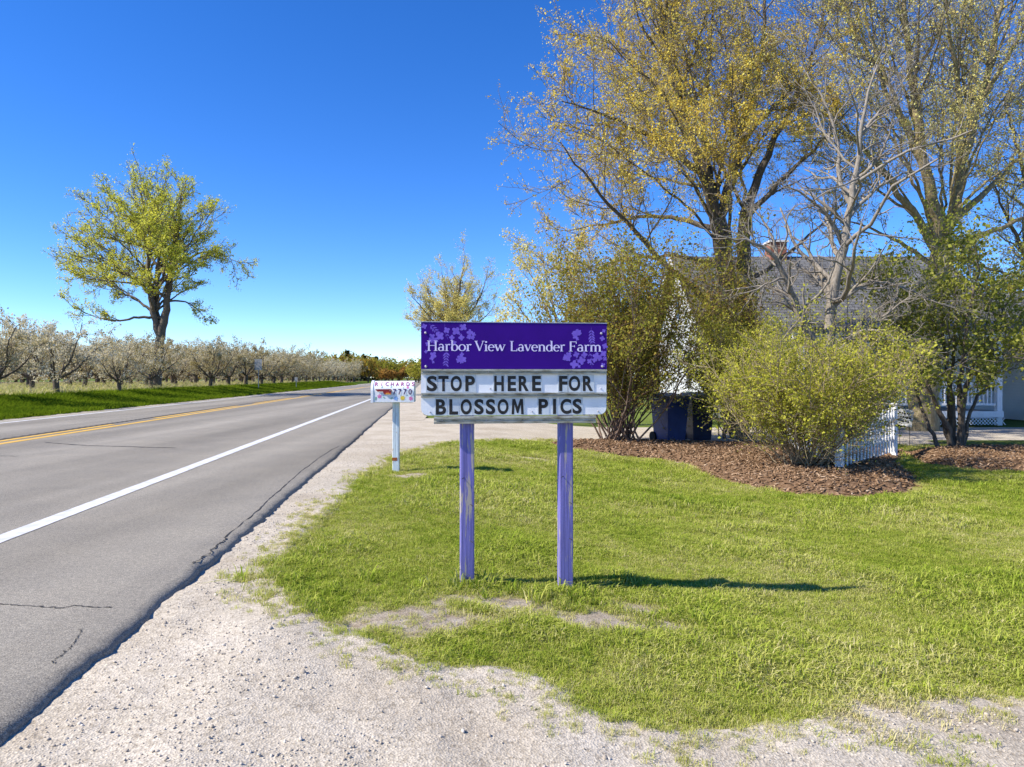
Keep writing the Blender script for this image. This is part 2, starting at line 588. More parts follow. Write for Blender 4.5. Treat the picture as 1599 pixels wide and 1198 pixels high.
tag(obj('gravel_driveway', join_meshes('gravel_driveway', gm, [M['gravel']])), kind='structure')
tag(obj('gravel_roadside', strip('gravel_roadside', -1.7, -.1, 21, 300, .0, M['gravel'], 5, .6, .3)), kind='structure')


def lawn_z(X, Y):
    d = sdist(X, Y, LAWN) + (fbm(X * 4, Y * 4, 21) - .5) * .22
    return hgt(X, Y) - .065 + .04 * sstep(-.1, .35, d) + (fbm(X * 3, Y * 3, 22) - .5) * .03


lm = sheet('lawn', ax(-2.6, 10, .07), ax(2.3, 17.2, .07), lawn_z, M['lawn'], True, {'bare': lawn_bare})
tag(obj('lawn', lm), kind='structure')
tag(obj('lawn_beyond', sheet('lawn_beyond', ax(10, 30, .5), ax(2.3, 17.2, .5), lambda X, Y: hgt(X, Y) + .02, M['ground'])), kind='structure')


def bed(name, poly, top):
    xs = [p[0] for p in poly]; ys = [p[1] for p in poly]
    x = ax(min(xs) - .2, max(xs) + .2, .08); y = ax(min(ys) - .2, max(ys) + .2, .08)
    fz = lambda X, Y: hgt(X, Y) - .06 + (top + .1) * sstep(-.12, .6, sdist(X, Y, poly) + (fbm(X * 4, Y * 4, 31) - .5) * .3) + (fbm(X * 9, Y * 9, 33) - .5) * .05
    return tag(obj(name, sheet(name, x, y, fz, M['mulch'])), kind='structure'), fz


bed_a, bed_a_z = bed('mulch_bed', MULCH_A, .07)
bed_b, bed_b_z = bed('mulch_bed', MULCH_B, .06)

# ------------------------------------------------------------------ road
RT = .036


def road_mesh():
    s = np.concatenate([ax(-6, 1, .3), ax(1.0, 16, .04)[1:], ax(16, 60, .4)[1:], ax(60, 320, 10)[1:]])
    e = -1.455 + (fbm(s * .7, s * 0, 41, 3) - .5) * .06 + (fbm(s * 9, s * 0, 42, 3) - .5) * .045
    prof = [(.03, -.09), (.016, .006), (-.012, RT - .010), (-.06, RT)]
    cols = []
    for du, z in prof:
        cols.append((e + du + (fbm(s * 12, s * 0 + du * 90, 43, 2) - .5) * .03, np.full_like(s, z) + (fbm(s * 14, s * 0 + du * 50, 44, 2) - .5) * (.014 if z < RT - .001 else 0)))
    for u in np.linspace(-1.8, -11.9, 12):
        cols.append((np.full_like(s, u), np.full_like(s, RT)))
    cols.append((np.full_like(s, -12.0), np.full_like(s, -.05)))
    U = np.stack([c[0] for c in cols], 1); Z = np.stack([c[1] for c in cols], 1)
    S = np.repeat(s[:, None], U.shape[1], 1)
    X = U * RN[0] + S * RD[0]; Y = U * RN[1] + S * RD[1]
    n, k = U.shape
    i = np.arange(n * k).reshape(n, k)
    f = np.stack([i[:-1, :-1], i[1:, :-1], i[1:, 1:], i[:-1, 1:]], -1).reshape(-1, 4)
    return mesh_np('road', np.stack([X, Y, Z], -1).reshape(-1, 3), f, [M['asphalt']], True)


road = tag(obj('road', road_mesh()), kind='structure')


def ribbon(name, us, ss, width, z, mat, parent, wn=0.0, seed=0):
    us = np.asarray(us, float); ss = np.asarray(ss, float)
    p = np.stack([us * RN[0] + ss * RD[0], us * RN[1] + ss * RD[1]], 1)
    t = np.gradient(p, axis=0); t /= np.linalg.norm(t, axis=1)[:, None] + 1e-9
    nrm = np.stack([-t[:, 1], t[:, 0]], 1)
    w = width * (1 + wn * (np.random.default_rng(seed).random((len(p), 1)) - .5) * 2) / 2
    a = p + nrm * w; b = p - nrm * w
    v = np.concatenate([np.c_[a, np.full(len(a), z)], np.c_[b, np.full(len(b), z)]])
    n = len(p)
    i = np.arange(n - 1)
    f = np.stack([i, i + n, i + n + 1, i + 1], 1)
    return obj(name, mesh_np(name, v, f, [mat]), parent)


sl = np.concatenate([ax(-5, 40, .25), ax(40, 320, 5)[1:]])
ribbon('edge_line', np.full_like(sl, -3.19), sl, .165, RT + .004, M['white_line'], road, .035, 1)
ribbon('edge_line', np.full_like(sl, -11.3), sl, .15, RT + .004, M['white_line'], road, .03, 2)
ribbon('centre_line', np.full_like(sl, -7.78), sl, .17, RT + .004, M['yellow_line'], road, .03, 3)
s0 = -2.0
while s0 < 90:                      # broken passing line on the far side
    ribbon('passing_line', np.full(12, -8.12), np.linspace(s0, s0 + 9.4, 12), .15, RT + .004, M['yellow_line'], road, .03, 4)
    s0 += 12.2
gm_ = MB()                          # rumble cuts along the centre: flat sheets, groove shade painted as dark asphalt
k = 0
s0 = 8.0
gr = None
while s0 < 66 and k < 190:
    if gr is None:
        gr = ribbon('rumble_groove_shade', [-8.42, -8.24], [0, 0], .16, 0, M['milled_shade'], road)
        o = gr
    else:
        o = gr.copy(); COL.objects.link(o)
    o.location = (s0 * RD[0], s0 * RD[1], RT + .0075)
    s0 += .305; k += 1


def crack(pts, width, seed):
    pts = np.array([[G(a, b)[0], G(a, b)[1]] for a, b in pts])
    u = pts @ RN; s = pts @ RD
    tt = np.linspace(0, len(u) - 1, 60)
    r = np.random.default_rng(seed)
    jit = np.cumsum(r.normal(0, .006, 60)); jit -= np.linspace(jit[0], jit[-1], 60)
    ribbon('crack', np.interp(tt, range(len(u)), u) + jit, np.interp(tt, range(len(s)), s) + np.roll(jit, 7), width, RT + .003, M['crack'], road, .8, seed)


crack([(-20, 952), (30, 958), (80, 961), (120, 958), (175, 960)], .007, 1)
crack([(132, 992), (118, 1020), (104, 1035), (86, 1048)], .0035, 2)
crack([(70, 694), (140, 699), (200, 701), (275, 703)], .045, 3)
crack([(-30, 716), (30, 716)], .03, 4)
crack([(355, 845), (395, 808), (430, 776), (468, 744), (500, 720), (530, 700)], .009, 5)
crack([(300, 890), (330, 866), (352, 846)], .009, 6)

# ------------------------------------------------------------------ scattered stuff (grass, pebbles, bark chips)
PROTO = bpy.data.collections.new('scatter_sources')


def scatter(name, pts, rot, scl, pick, patch, protos, kind_label=None):
    col = bpy.data.collections.new(name + '_sources')
    for i, me in enumerate(protos):
        col.objects.link(bpy.data.objects.new('%s_source_%02d' % (name, i), me))
    n = len(pts)
    me = bpy.data.meshes.new(name)
    me.vertices.add(n)
    me.vertices.foreach_set('co', np.asarray(pts, np.float32).ravel())
    a = me.attributes.new('rot', 'FLOAT_VECTOR', 'POINT'); a.data.foreach_set('vector', np.asarray(rot, np.float32).ravel())
    a = me.attributes.new('scl', 'FLOAT', 'POINT'); a.data.foreach_set('value', np.asarray(scl, np.float32))
    a = me.attributes.new('pick', 'INT', 'POINT'); a.data.foreach_set('value', np.asarray(pick, np.int32))
    a = me.attributes.new('patch', 'FLOAT', 'POINT'); a.data.foreach_set('value', np.asarray(patch, np.float32))
    o = obj(name, me)
    ng = bpy.data.node_groups.new(name, 'GeometryNodeTree')
    ng.interface.new_socket('Geometry', in_out='INPUT', socket_type='NodeSocketGeometry')
    ng.interface.new_socket('Geometry', in_out='OUTPUT', socket_type='NodeSocketGeometry')
    N = ng.nodes; L = ng.links
    gi = N.new('NodeGroupInput'); go = N.new('NodeGroupOutput')
    ci = N.new('GeometryNodeCollectionInfo'); ci.inputs['Collection'].default_value = col
    ci.inputs['Separate Children'].default_value = True; ci.inputs['Reset Children'].default_value = True
    ip = N.new('GeometryNodeInstanceOnPoints'); ip.inputs['Pick Instance'].default_value = True

    def named(nm, dt):
        q = N.new('GeometryNodeInputNamedAttribute'); q.data_type = dt; q.inputs['Name'].default_value = nm
        return [s for s in q.outputs if s.enabled and s.name == 'Attribute'][0]
    L.new(gi.outputs[0], ip.inputs['Points']); L.new(ci.outputs[0], ip.inputs['Instance'])
    L.new(named('pick', 'INT'), ip.inputs['Instance Index'])
    L.new(named('rot', 'FLOAT_VECTOR'), ip.inputs['Rotation'])
    L.new(named('scl', 'FLOAT'), ip.inputs['Scale'])
    L.new(ip.outputs[0], go.inputs[0])
    md = o.modifiers.new('scatter', 'NODES'); md.node_group = ng
    return tag(o, kind='stuff')


def tuft(seed, nb, rad, h, w, mat, flop=.5):
    r = np.random.default_rng(seed)
    V = []; Fs = []; T = []
    for b in range(nb):
        a = r.random() * 6.283; q = rad * math.sqrt(r.random())
        x, y = q * math.cos(a), q * math.sin(a)
        hh = h * r.uniform(.45, 1.2); ww = w * r.uniform(.6, 1.3)
        la = r.random() * 6.283; ln = hh * r.uniform(.1, 1.0) * flop * 2
        dx, dy = math.cos(la) * ln, math.sin(la) * ln
        fx, fy = -math.sin(la) * ww / 2, math.cos(la) * ww / 2
        n = len(V)
        V += [(x - fx, y - fy, -.01), (x + fx, y + fy, -.01), (x + dx * .4 - fx * .8, y + dy * .4 - fy * .8, hh * .6), (x + dx * .4 + fx * .8, y + dy * .4 + fy * .8, hh * .6),
              (x + dx, y + dy, hh * (1 - .35 * flop))]
        Fs += [(n, n + 1, n + 3), (n, n + 3, n + 2), (n + 2, n + 3, n + 4)]
        T += [r.random()] * 5
    return mesh_np('tuft', V, np.array(Fs), [mat], False, {'tint': T})


# lawn
def lawn_points(n, x0, x1, y0, y1, dens_fn, r):
    x = r.uniform(x0, x1, n); y = r.uniform(y0, y1, n)
    keep = np.abs(x) < (y * .76 + 1.0)
    x, y = x[keep], y[keep]
    d = sdist(x, y, LAWN)
    m = d > -.22
    x, y, d = x[m], y[m], d[m]
    edge = sstep(-.26, .03, d + (fbm(x * 4, y * 4, 21) - .5) * .3)
    br = lawn_bare(x, y)
    ml = np.maximum(sdist(x, y, MULCH_A), sdist(x, y, MULCH_B)) + (fbm(x * 5, y * 5, 9) - .5) * .25
    p = edge * (1 - .80 * br) * (1 - sstep(-.12, .05, ml)) * dens_fn(x, y)
    m = r.random(len(x)) < p
    return x[m], y[m], br[m], d[m]


r1 = np.random.default_rng(101)
tufts = [tuft(200 + i, 34, .06, .036, .0042, M['grass'], .95) for i in range(5)] + [tuft(220 + i, 20, .05, .065, .005, M['grass'], .7) for i in range(2)]
xa, ya, ba, da = lawn_points(70000, -2.6, 7.5, 2.4, 7.2, lambda x, y: 1.0, r1)
xb, yb, bb, db = lawn_points(70000, -2.6, 14, 7.2, 17.0, lambda x, y: 1.0, r1)
x = np.r_[xa, xb]; y = np.r_[ya, yb]; br = np.r_[ba, bb]; dd = np.r_[da, db]
n = len(x)
z = np.maximum(lawn_z(x, y), gravel_z(x, y))
tall = fbm(x * 1.3, y * 1.3, 61)
patch = .06 + .58 * fbm(x * .9, y * .9, 62) + .22 * (fbm(x * 6, y * 6, 63) - .5) + .22 * br + .06 * sstep(8, 14, y) + np.random.default_rng(15).normal(0, .085, n)
scl = (.62 + .65 * sstep(.35, .7, tall)) * (1 - .35 * br) * np.where(y > 7.2, 1.3, 1.0) * np.random.default_rng(5).uniform(.75, 1.2, n)
pick = np.random.default_rng(6).integers(0, 5, n)
tl = (np.random.default_rng(8).random(n) < .05)
pick[tl] = 5 + (np.arange(n)[tl] % 2)
rot = np.stack([np.random.default_rng(1).normal(0, .12, n), np.random.default_rng(2).normal(0, .12, n), np.random.default_rng(3).uniform(0, 6.28, n)], 1)
scatter('lawn_grass', np.stack([x, y, z], 1), rot, scl, pick, patch, tufts)

# rougher grass round the two sign posts and sparse weeds on the gravel
wp = []
for (a, b, k, sp) in ((730, 912, 26, .13), (886, 922, 26, .13), (800, 920, 20, .3), (420, 905, 8, .1)):
    cx, cy, cz = G(a, b)
    q = np.random.default_rng(a).normal(0, 1, (k, 2)) * (sp, sp * .55)
    wp += [(cx + dx, cy + dy, float(hgt(cx + dx, cy + dy)) - .03) for dx, dy in q]
n = len(wp); rr = np.random.default_rng(77)
scatter('weed_grass', wp, np.stack([rr.normal(0, .2, n), rr.normal(0, .2, n), rr.uniform(0, 6.28, n)], 1), rr.uniform(.6, 1.3, n), rr.integers(0, 2, n), rr.uniform(.15, .5, n),
        [tuft(300, 22, .05, .095, .007, M['grass'], .9), tuft(301, 16, .05, .06, .006, M['grass'], .9)])

wp = []
for (a, b, k, sp) in ((742, 1076, 7, .04), (790, 1083, 5, .03), (1470, 1172, 26, .075), (1525, 1158, 12, .045), (1460, 1187, 16, .06), (690, 1063, 3, .03)):
    cx, cy, cz = G(a, b)
    q = np.random.default_rng(a).normal(0, 1, (k, 2)) * (sp, sp * .6)
    wp += [(cx + dx, cy + dy, float(gravel_z(cx + dx, cy + dy))) for dx, dy in q]
n = len(wp)
scatter('gravel_weeds', wp, np.stack([rr.normal(0, .2, n), rr.normal(0, .2, n), rr.uniform(0, 6.28, n)], 1), rr.uniform(.35, .7, n), rr.integers(0, 2, n), rr.uniform(.3, .55, n),
        [tuft(302, 14, .05, .045, .004, M['grass'], 1.2), tuft(303, 12, .05, .04, .004, M['grass'], 1.2)])

# verge beyond the road
rv = np.random.default_rng(55)
n = 26000
s_ = 18 + (rv.random(n) ** 1.7) * 110; u_ = -12.45 - rv.random(n) * 5.2 + rv.normal(0, .06, n)
X = u_ * RN[0] + s_ * RD[0]; Y = u_ * RN[1] + s_ * RD[1]
k = (X / Y > -.80)
X, Y, s_, u_ = X[k], Y[k], s_[k], u_[k]
n = len(X)
scatter('verge_grass', np.stack([X, Y, hgt(X, Y) - .01], 1), np.stack([rv.normal(0, .1, n), rv.normal(0, .1, n), rv.uniform(0, 6.28, n)], 1),
        rv.uniform(.7, 1.2, n) * (1 + .5 * sstep(-14, -17, u_)) * (1 + s_ / 160), rv.integers(0, 3, n), .05 + .5 * fbm(X * .8, Y * .8, 71),
        [tuft(400 + i, 26, .16, .16, .017, M['verge_grass'], .45) for i in range(3)])
# dry weeds under the orchard
n = 9000
s_ = 20 + (rv.random(n) ** 1.5) * 130; u_ = -17.0 - (rv.random(n) ** 1.4) * 26
X = u_ * RN[0] + s_ * RD[0]; Y = u_ * RN[1] + s_ * RD[1]
k = (X / Y > -.80); X, Y = X[k], Y[k]; n = len(X)
scatter('orchard_weeds', np.stack([X, Y, hgt(X, Y)], 1), np.stack([rv.normal(0, .1, n), rv.normal(0, .1, n), rv.uniform(0, 6.28, n)], 1),
        rv.uniform(.8, 1.8, n), rv.integers(0, 2, n), rv.uniform(.45, .85, n), [tuft(420 + i, 24, .25, .34, .022, M['grass'], .6) for i in range(2)])


def pebble(seed):
    r = np.random.default_rng(seed)
    m = MB().ball((0, 0, 0), 1.0, 6, 4)
    v = np.array(m.v) * (1 + r.normal(0, .16, (len(m.v), 1))) * (1, r.uniform(.6, .95), r.uniform(.45, .7))
    f = [np.array([q for q in m.f if len(q) == 3]), np.array([q for q in m.f if len(q) == 4])]
    return mesh_np('pebble', v, f, [M['pebble']], False, {'tint': np.full(len(v), .5)})


rp = np.random.default_rng(88)
n = 110000
x = rp.uniform(-3.4, 5.5, n); y = 1.9 + rp.random(n) ** 1.5 * 12.5
u = x * RN[0] + y * RN[1]
dl = sdist(x, y, LAWN)
wind = np.exp(-((u + .72 - .12 * np.sin(y * 1.7)) / .22) ** 2) + .8 * np.exp(-((u + 1.25) / .16) ** 2)
clus = sstep(.55, .72, fbm(x * 1.7, y * 1.7, 91)) * .8
p = (.10 + .75 * wind * (.4 + fbm(x * 2, y * 2, 92)) + clus) * (dl < -.02) * (u > -1.40)
m = (rp.random(n) < p) & (np.abs(x) < y * .76 + .6)
x, y = x[m], y[m]; n = len(x)
sc = .0025 + .0058 * rp.random(n) ** 2.5 + (rp.random(n) < .008) * .008
scatter('loose_stones', np.stack([x, y, gravel_z(x, y) + sc * .25], 1), rp.uniform(0, 6.28, (n, 3)) * (.1, .1, 1), sc, rp.integers(0, 5, n), rp.uniform(0, .65, n), [pebble(500 + i) for i in range(5)])


def chip(seed):
    r = np.random.default_rng(seed)
    m = MB().box(-1, 1, -.32, .32, -.1, .1)
    v = np.array(m.v) + r.normal(0, .09, (8, 3))
    return mesh_np('chip', v, np.array(m.f), [M['chip']], False, {'tint': np.full(8, .5)})


cp = []
for poly, fz, n in ((MULCH_A, bed_a_z, 26000), (MULCH_B, bed_b_z, 14000)):
    xs = [p[0] for p in poly]; ys = [p[1] for p in poly]
    x = rp.uniform(min(xs) - .2, min(max(xs) + .2, 13.5), n); y = rp.uniform(min(ys) - .2, max(ys) + .2, n)
    m = sdist(x, y, poly) + (fbm(x * 4, y * 4, 31) - .5) * .35 > -.06
    x, y = x[m], y[m]
    cp.append(np.stack([x, y, fz(x, y) + .012], 1))
cp = np.concatenate(cp); n = len(cp)
scatter('bark_chips', cp, rp.normal(0, .35, (n, 3)) + np.stack([np.zeros(n), np.zeros(n), rp.uniform(0, 6.28, n)], 1), rp.uniform(.014, .042, n), rp.integers(0, 4, n),
        np.clip(rp.normal(.28, .22, n), 0, .8), [chip(600 + i) for i in range(4)])

# ------------------------------------------------------------------ trees
def resample(P, n):
    P = np.asarray(P, float)
    # smooth through the given points
    d = np.r_[0, np.cumsum(np.linalg.norm(np.diff(P, axis=0), axis=1))]
    t = np.linspace(0, d[-1], n)
    out = np.stack([np.interp(t, d, P[:, k]) for k in range(3)], 1)
    for _ in range(6):
        out[1:-1] = .25 * out[:-2] + .5 * out[1:-1] + .25 * out[2:]
    return out


def tubes(pts, rad, k, V, Fq):
    """pts (B,n,3), rad (B,n): adds tubes with k sides"""
    B, n, _ = pts.shape
    if B == 0: return
    t = np.gradient(pts, axis=1)
    t /= np.linalg.norm(t, axis=2, keepdims=True) + 1e-9
    ref = np.where(np.abs(t[:, :1, 2:3]) > .9, np.array([1., 0, 0]), np.array([0, 0, 1.]))
    a = np.cross(t, np.broadcast_to(ref, t.shape)); a /= np.linalg.norm(a, axis=2, keepdims=True) + 1e-9
    b = np.cross(t, a)
    th = np.arange(k) * 2 * math.pi / k
    v = pts[:, :, None, :] + rad[:, :, None, None] * (a[:, :, None, :] * np.cos(th)[None, None, :, None] + b[:, :, None, :] * np.sin(th)[None, None, :, None])
    off = sum(len(q) for q in V)
    V.append(v.reshape(-1, 3))
    i = np.arange(B * n * k).reshape(B, n, k) + off
    j = np.roll(i, -1, axis=2)
    Fq.append(np.stack([i[:, :-1], j[:, :-1], j[:, 1:], i[:, 1:]], -1).reshape(-1, 4))


def grow(r, pts, rad, length, K, t0, t1, ang, ratio, n, wob, up, rr=.55, rmin=.004, shape=.5, flat=0.0, even=False):
    """K children on every branch of a level"""
    B, m, _ = pts.shape
    t = (np.arange(K)[None, :] + r.random((B, K))) / K
    t = t0 + (t1 - t0) * t
    fi = t * (m - 1); i0 = np.clip(fi.astype(int), 0, m - 2); f = (fi - i0)[..., None]
    bi = np.arange(B)[:, None]
    p = pts[bi, i0] * (1 - f) + pts[bi, i0 + 1] * f
    tan = pts[bi, i0 + 1] - pts[bi, i0]
    tan /= np.linalg.norm(tan, axis=2, keepdims=True) + 1e-9
    q = r.normal(size=tan.shape)
    q[..., 2] *= (1 - flat)
    q -= (q * tan).sum(2, keepdims=True) * tan
    q /= np.linalg.norm(q, axis=2, keepdims=True) + 1e-9
    an = ang * r.uniform(.65, 1.3, t.shape)[..., None]
    d = tan * np.cos(an) + q * np.sin(an)
    L = length[:, None] * ratio * (1 - shape * t) * r.uniform(.6, 1.35, t.shape)
    pr = rad[bi, i0] * (1 - f[..., 0]) + rad[bi, i0 + 1] * f[..., 0]
    r0 = np.maximum(np.minimum(pr * .8, pr * rr * r.uniform(.7, 1.2, t.shape)), rmin)
    d = d.reshape(-1, 3); L = L.reshape(-1); p = p.reshape(-1, 3); r0 = r0.reshape(-1)
    if even:                      # short branches carry fewer children, so the crown fills evenly
        kp = r.random((B, K)) < np.clip(length / np.percentile(length, 85), .2, 1)[:, None] ** 1.2
        kp = kp.ravel(); d = d[kp]; L = L[kp]; p = p[kp]; r0 = r0[kp]
        L = np.clip(L, .55 * np.median(L), 1.6 * np.median(L))
    P = [p]
    for k in range(n - 1):
        d = d + r.normal(0, wob, d.shape) + np.array([0, 0, up])
        d /= np.linalg.norm(d, axis=1, keepdims=True)
        p = p + d * (L / (n - 1))[:, None]
        P.append(p)
    P = np.stack(P, 1)
    Rd = r0[:, None] * np.linspace(1, .35, n)[None, :]
    Rd = np.maximum(Rd, rmin * .6)
    return P, Rd, L


def leaves(r, pts, M_, size, jit, t0=.25):
    """M_ leaves on every twig; each a folded diamond of two triangles"""
    B, n, _ = pts.shape
    t = t0 + (1 - t0) * r.random((B, M_))
    t = t0 + (1 - t0) * (np.ceil((t - t0) / (1 - t0) * 3) / 3)          # buds sit in clusters
    fi = t * (n - 1); i0 = np.clip(fi.astype(int), 0, n - 2); f = (fi - i0)[..., None]
    bi = np.arange(B)[:, None]
    c = (pts[bi, i0] * (1 - f) + pts[bi, i0 + 1] * f).reshape(-1, 3)
    c = c + r.normal(0, jit, c.shape)
    N = len(c)
    a = r.normal(size=(N, 3)); a /= np.linalg.norm(a, axis=1, keepdims=True)
    b = np.cross(a, r.normal(size=(N, 3))); b /= np.linalg.norm(b, axis=1, keepdims=True) + 1e-9
    nn = np.cross(a, b)
    s = size * np.clip(np.exp(r.normal(-.12, .42, (N, 1))), .3, 2.0)
    v = np.stack([c, c + a * s * .5 + b * s * .36, c + a * s + nn * s * .15, c + a * s * .5 - b * s * .36], 1).reshape(-1, 3)
    i = np.arange(N)[:, None] * 4
    f = np.concatenate([i + np.array([[0, 1, 2]]), i + np.array([[0, 2, 3]])])
    br = np.repeat(r.random((B, 1)), M_, 1).ravel()
    tint = np.clip(.55 * br + .45 * r.random(N) + 0, 0, 1)
    return v, f, np.repeat(tint, 4)


def build_tree(root, mats, limbs, levels, leaf, seed, trunk_levels=1, sides=(9, 6, 4, 3, 3)):
    """limbs: list of (points (k,3), r0, r1); levels: list of dicts for grow; leaf: dict or None"""
    r = np.random.default_rng(seed)
    n0 = 20
    P = np.stack([resample(l[0], n0) for l in limbs])
    wv = r.normal(0, 1, P.shape) * .0045 * np.linalg.norm(P[:, -1] - P[:, 0], axis=1)[:, None, None]
    wv[:, 0] = 0
    P = P + wv
    Rd = np.stack([l[1] + (l[2] - l[1]) * np.linspace(0, 1, n0) ** .8 for l in limbs])
    Ln = np.linalg.norm(np.diff(P, axis=1), axis=2).sum(1)
    Vt, Ft, Vb, Fb = [], [], [], []
    tubes(P, Rd, sides[0], Vt, Ft)
    sel = np.array([l[3] if len(l) > 3 else True for l in limbs])
    cp_, cr_, cl_ = P[sel], Rd[sel], Ln[sel]
    tips = [(cp_)]
    allp = []
    for k, lv in enumerate(levels):
        cp_, cr_, cl_ = grow(r, cp_, cr_, cl_, **lv)
        tubes(cp_, cr_, sides[min(k + 1, len(sides) - 1)], Vb, Fb)
        allp.append(cp_)
    # bend the base flare of the trunk
    tr = obj('trunk', mesh_np('trunk', np.concatenate(Vt), np.concatenate(Ft), [mats[0]], True), root)
    if Vb:
        o = tag(obj('branchwork', mesh_np('branchwork', np.concatenate(Vb), np.concatenate(Fb), [mats[1]], True), root), kind='stuff')
    if leaf:
        Vl, Fl, Tl = [], [], []
        off = 0
        for li in leaf['on']:
            v, f, t = leaves(r, allp[li], leaf['n'], leaf['size'], leaf['jit'])
            if 'keep' in leaf:
                c = v[::4]
                kk = leaf['keep'](c, r)
                v = v.reshape(-1, 4, 3)[kk].reshape(-1, 3); t = t.reshape(-1, 4)[kk].ravel()
                nq = len(v) // 4
                i = np.arange(nq)[:, None] * 4
                f = np.concatenate([i + np.array([[0, 1, 2]]), i + np.array([[0, 2, 3]])])
            Vl.append(v); Fl.append(f + off); Tl.append(t); off += len(v)
        tag(obj('foliage', mesh_np('foliage', np.concatenate(Vl), np.concatenate(Fl), [mats[2]], False, {'tint': np.concatenate(Tl)}), root), kind='stuff')
    return root


def limb(D, pts, dy, r0, r1, grows=True, base=(0, 0, 0)):
    if grows: r0 *= .92; r1 *= .6
    out = []
    n = len(pts)
    for i, (a, b) in enumerate(pts):
        q = W(a, b, D + dy * i / (n - 1))
        out.append((q[0] - base[0], q[1] - base[1], q[2] - base[2]))
    return (np.array(out), r0, r1, grows)


def ground_at(x, y):
    return (x, y, float(hgt(x, y)))


def fan_limbs(D, starts, c, rx, ry, rd, n, r0, r1, base, seed, low=-.35):
    """limbs that leave the fork and spread to the shell of an egg-shaped crown"""
    r = np.random.default_rng(seed)
    out = []
    for i in range(n):
        el = math.asin(low + (1 - low) * (i + .5) / n)
        az = i * 2.39996 + r.normal(0, .25)
        q = r.uniform(.72, .92)
        ex = c[0] + rx * q * math.cos(el) * math.cos(az); ey = c[1] - ry * q * math.sin(el); dd = rd * q * math.cos(el) * math.sin(az)
        s_ = starts[int(r.integers(0, len(starts)))]
        P = []
        for t in (0, .25, .5, .75, 1.0):
            bx = s_[0] + (ex - s_[0]) * t ** 1.15; by = s_[1] + (ey - s_[1]) * t ** .88
            w_ = W(bx, by, D + dd * t)
            P.append((w_[0] - base[0], w_[1] - base[1], w_[2] - base[2]))
        out.append((np.array(P), r0 * r.uniform(.7, 1.15), r1, True))
    return out


# --- tall yellow-leaved tree left of the house
D = 19.5
b = ground_at((1150 - 800) / F * D, D)
t1 = thing('budding_tree', 'tall tree with many dark limbs and golden young leaves, behind the red-brown bush', 'tree', b)
L = lambda p, dy, r0, r1, g=True: limb(D, p, dy, r0, r1, g, b)
build_tree(t1, (M['bark_dark'], M['twig_tall'], M['leaf_gold']), [
    L([(1150, 700), (1149, 600), (1146, 510), (1134, 430), (1120, 345)], 0, .36, .22, False),
    L([(1150, 600), (1166, 500), (1164, 430), (1160, 370), (1168, 320)], .5, .26, .17, False),
    L([(1120, 350), (1116, 300), (1092, 255), (1068, 190), (1042, 95), (1030, 0), (1022, -90)], -.6, .2, .04),
    L([(1120, 350), (1141, 295), (1150, 225), (1184, 150), (1190, 60), (1205, -80)], 1.0, .17, .035),
    L([(1168, 325), (1190, 255), (1222, 190), (1262, 120), (1290, 20)], 1.6, .15, .03),
    L([(1140, 505), (1088, 452), (1040, 424), (990, 352), (950, 325), (912, 270), (868, 215)], -1.8, .14, .02),
    L([(1122, 360), (1062, 340), (1000, 336), (940, 352), (885, 360)], 1.5, .10, .018),
    L([(1116, 305), (1085, 262), (1040, 222), (985, 200), (930, 172), (880, 160)], -2.2, .13, .02),
    L([(1112, 290), (1085, 215), (1050, 165), (1005, 112), (968, 78), (945, 50)], 2.2, .12, .02),
    L([(1078, 215), (1062, 130), (1045, 40), (1042, -70)], -1.6, .09, .02),
    L([(1120, 340), (1095, 240), (1108, 140), (1110, 40), (1125, -70)], 2.4, .10, .02),
    L([(1130, 420), (1080, 400), (1010, 400), (950, 408), (890, 425)], .8, .08, .015),
    L([(1150, 230), (1205, 170), (1255, 120), (1300, 70)], -1.6, .09, .02),
    L([(1168, 340), (1230, 270), (1285, 225), (1335, 160)], -1.8, .10, .02),
    L([(1166, 440), (1235, 395), (1290, 345), (1335, 300)], 1.2, .08, .015),
    L([(1040, 95), (1000, 40), (985, -30)], -1, .06, .02),
] + fan_limbs(D, [(1120, 345), (1165, 330), (1118, 300), (1140, 400)], (1085, 205), 232, 265, 5.0, 17, .06, .012, b, 21, -.35), [dict(K=19, t0=.40, t1=1.0, ang=.85, ratio=.31, n=7, wob=.13, up=.05, rr=.42, rmin=.010, shape=.2, even=True),
    dict(K=7, t0=.15, t1=1.0, ang=.75, ratio=.48, n=4, wob=.14, up=.05, rr=.55, rmin=.0075, shape=.4),
    dict(K=6, t0=.1, t1=1.0, ang=.8, ratio=.55, n=3, wob=.16, up=.04, rr=.6, rmin=.0052, shape=.3)],
    dict(on=[2], n=9, size=.038, jit=.04), 11)

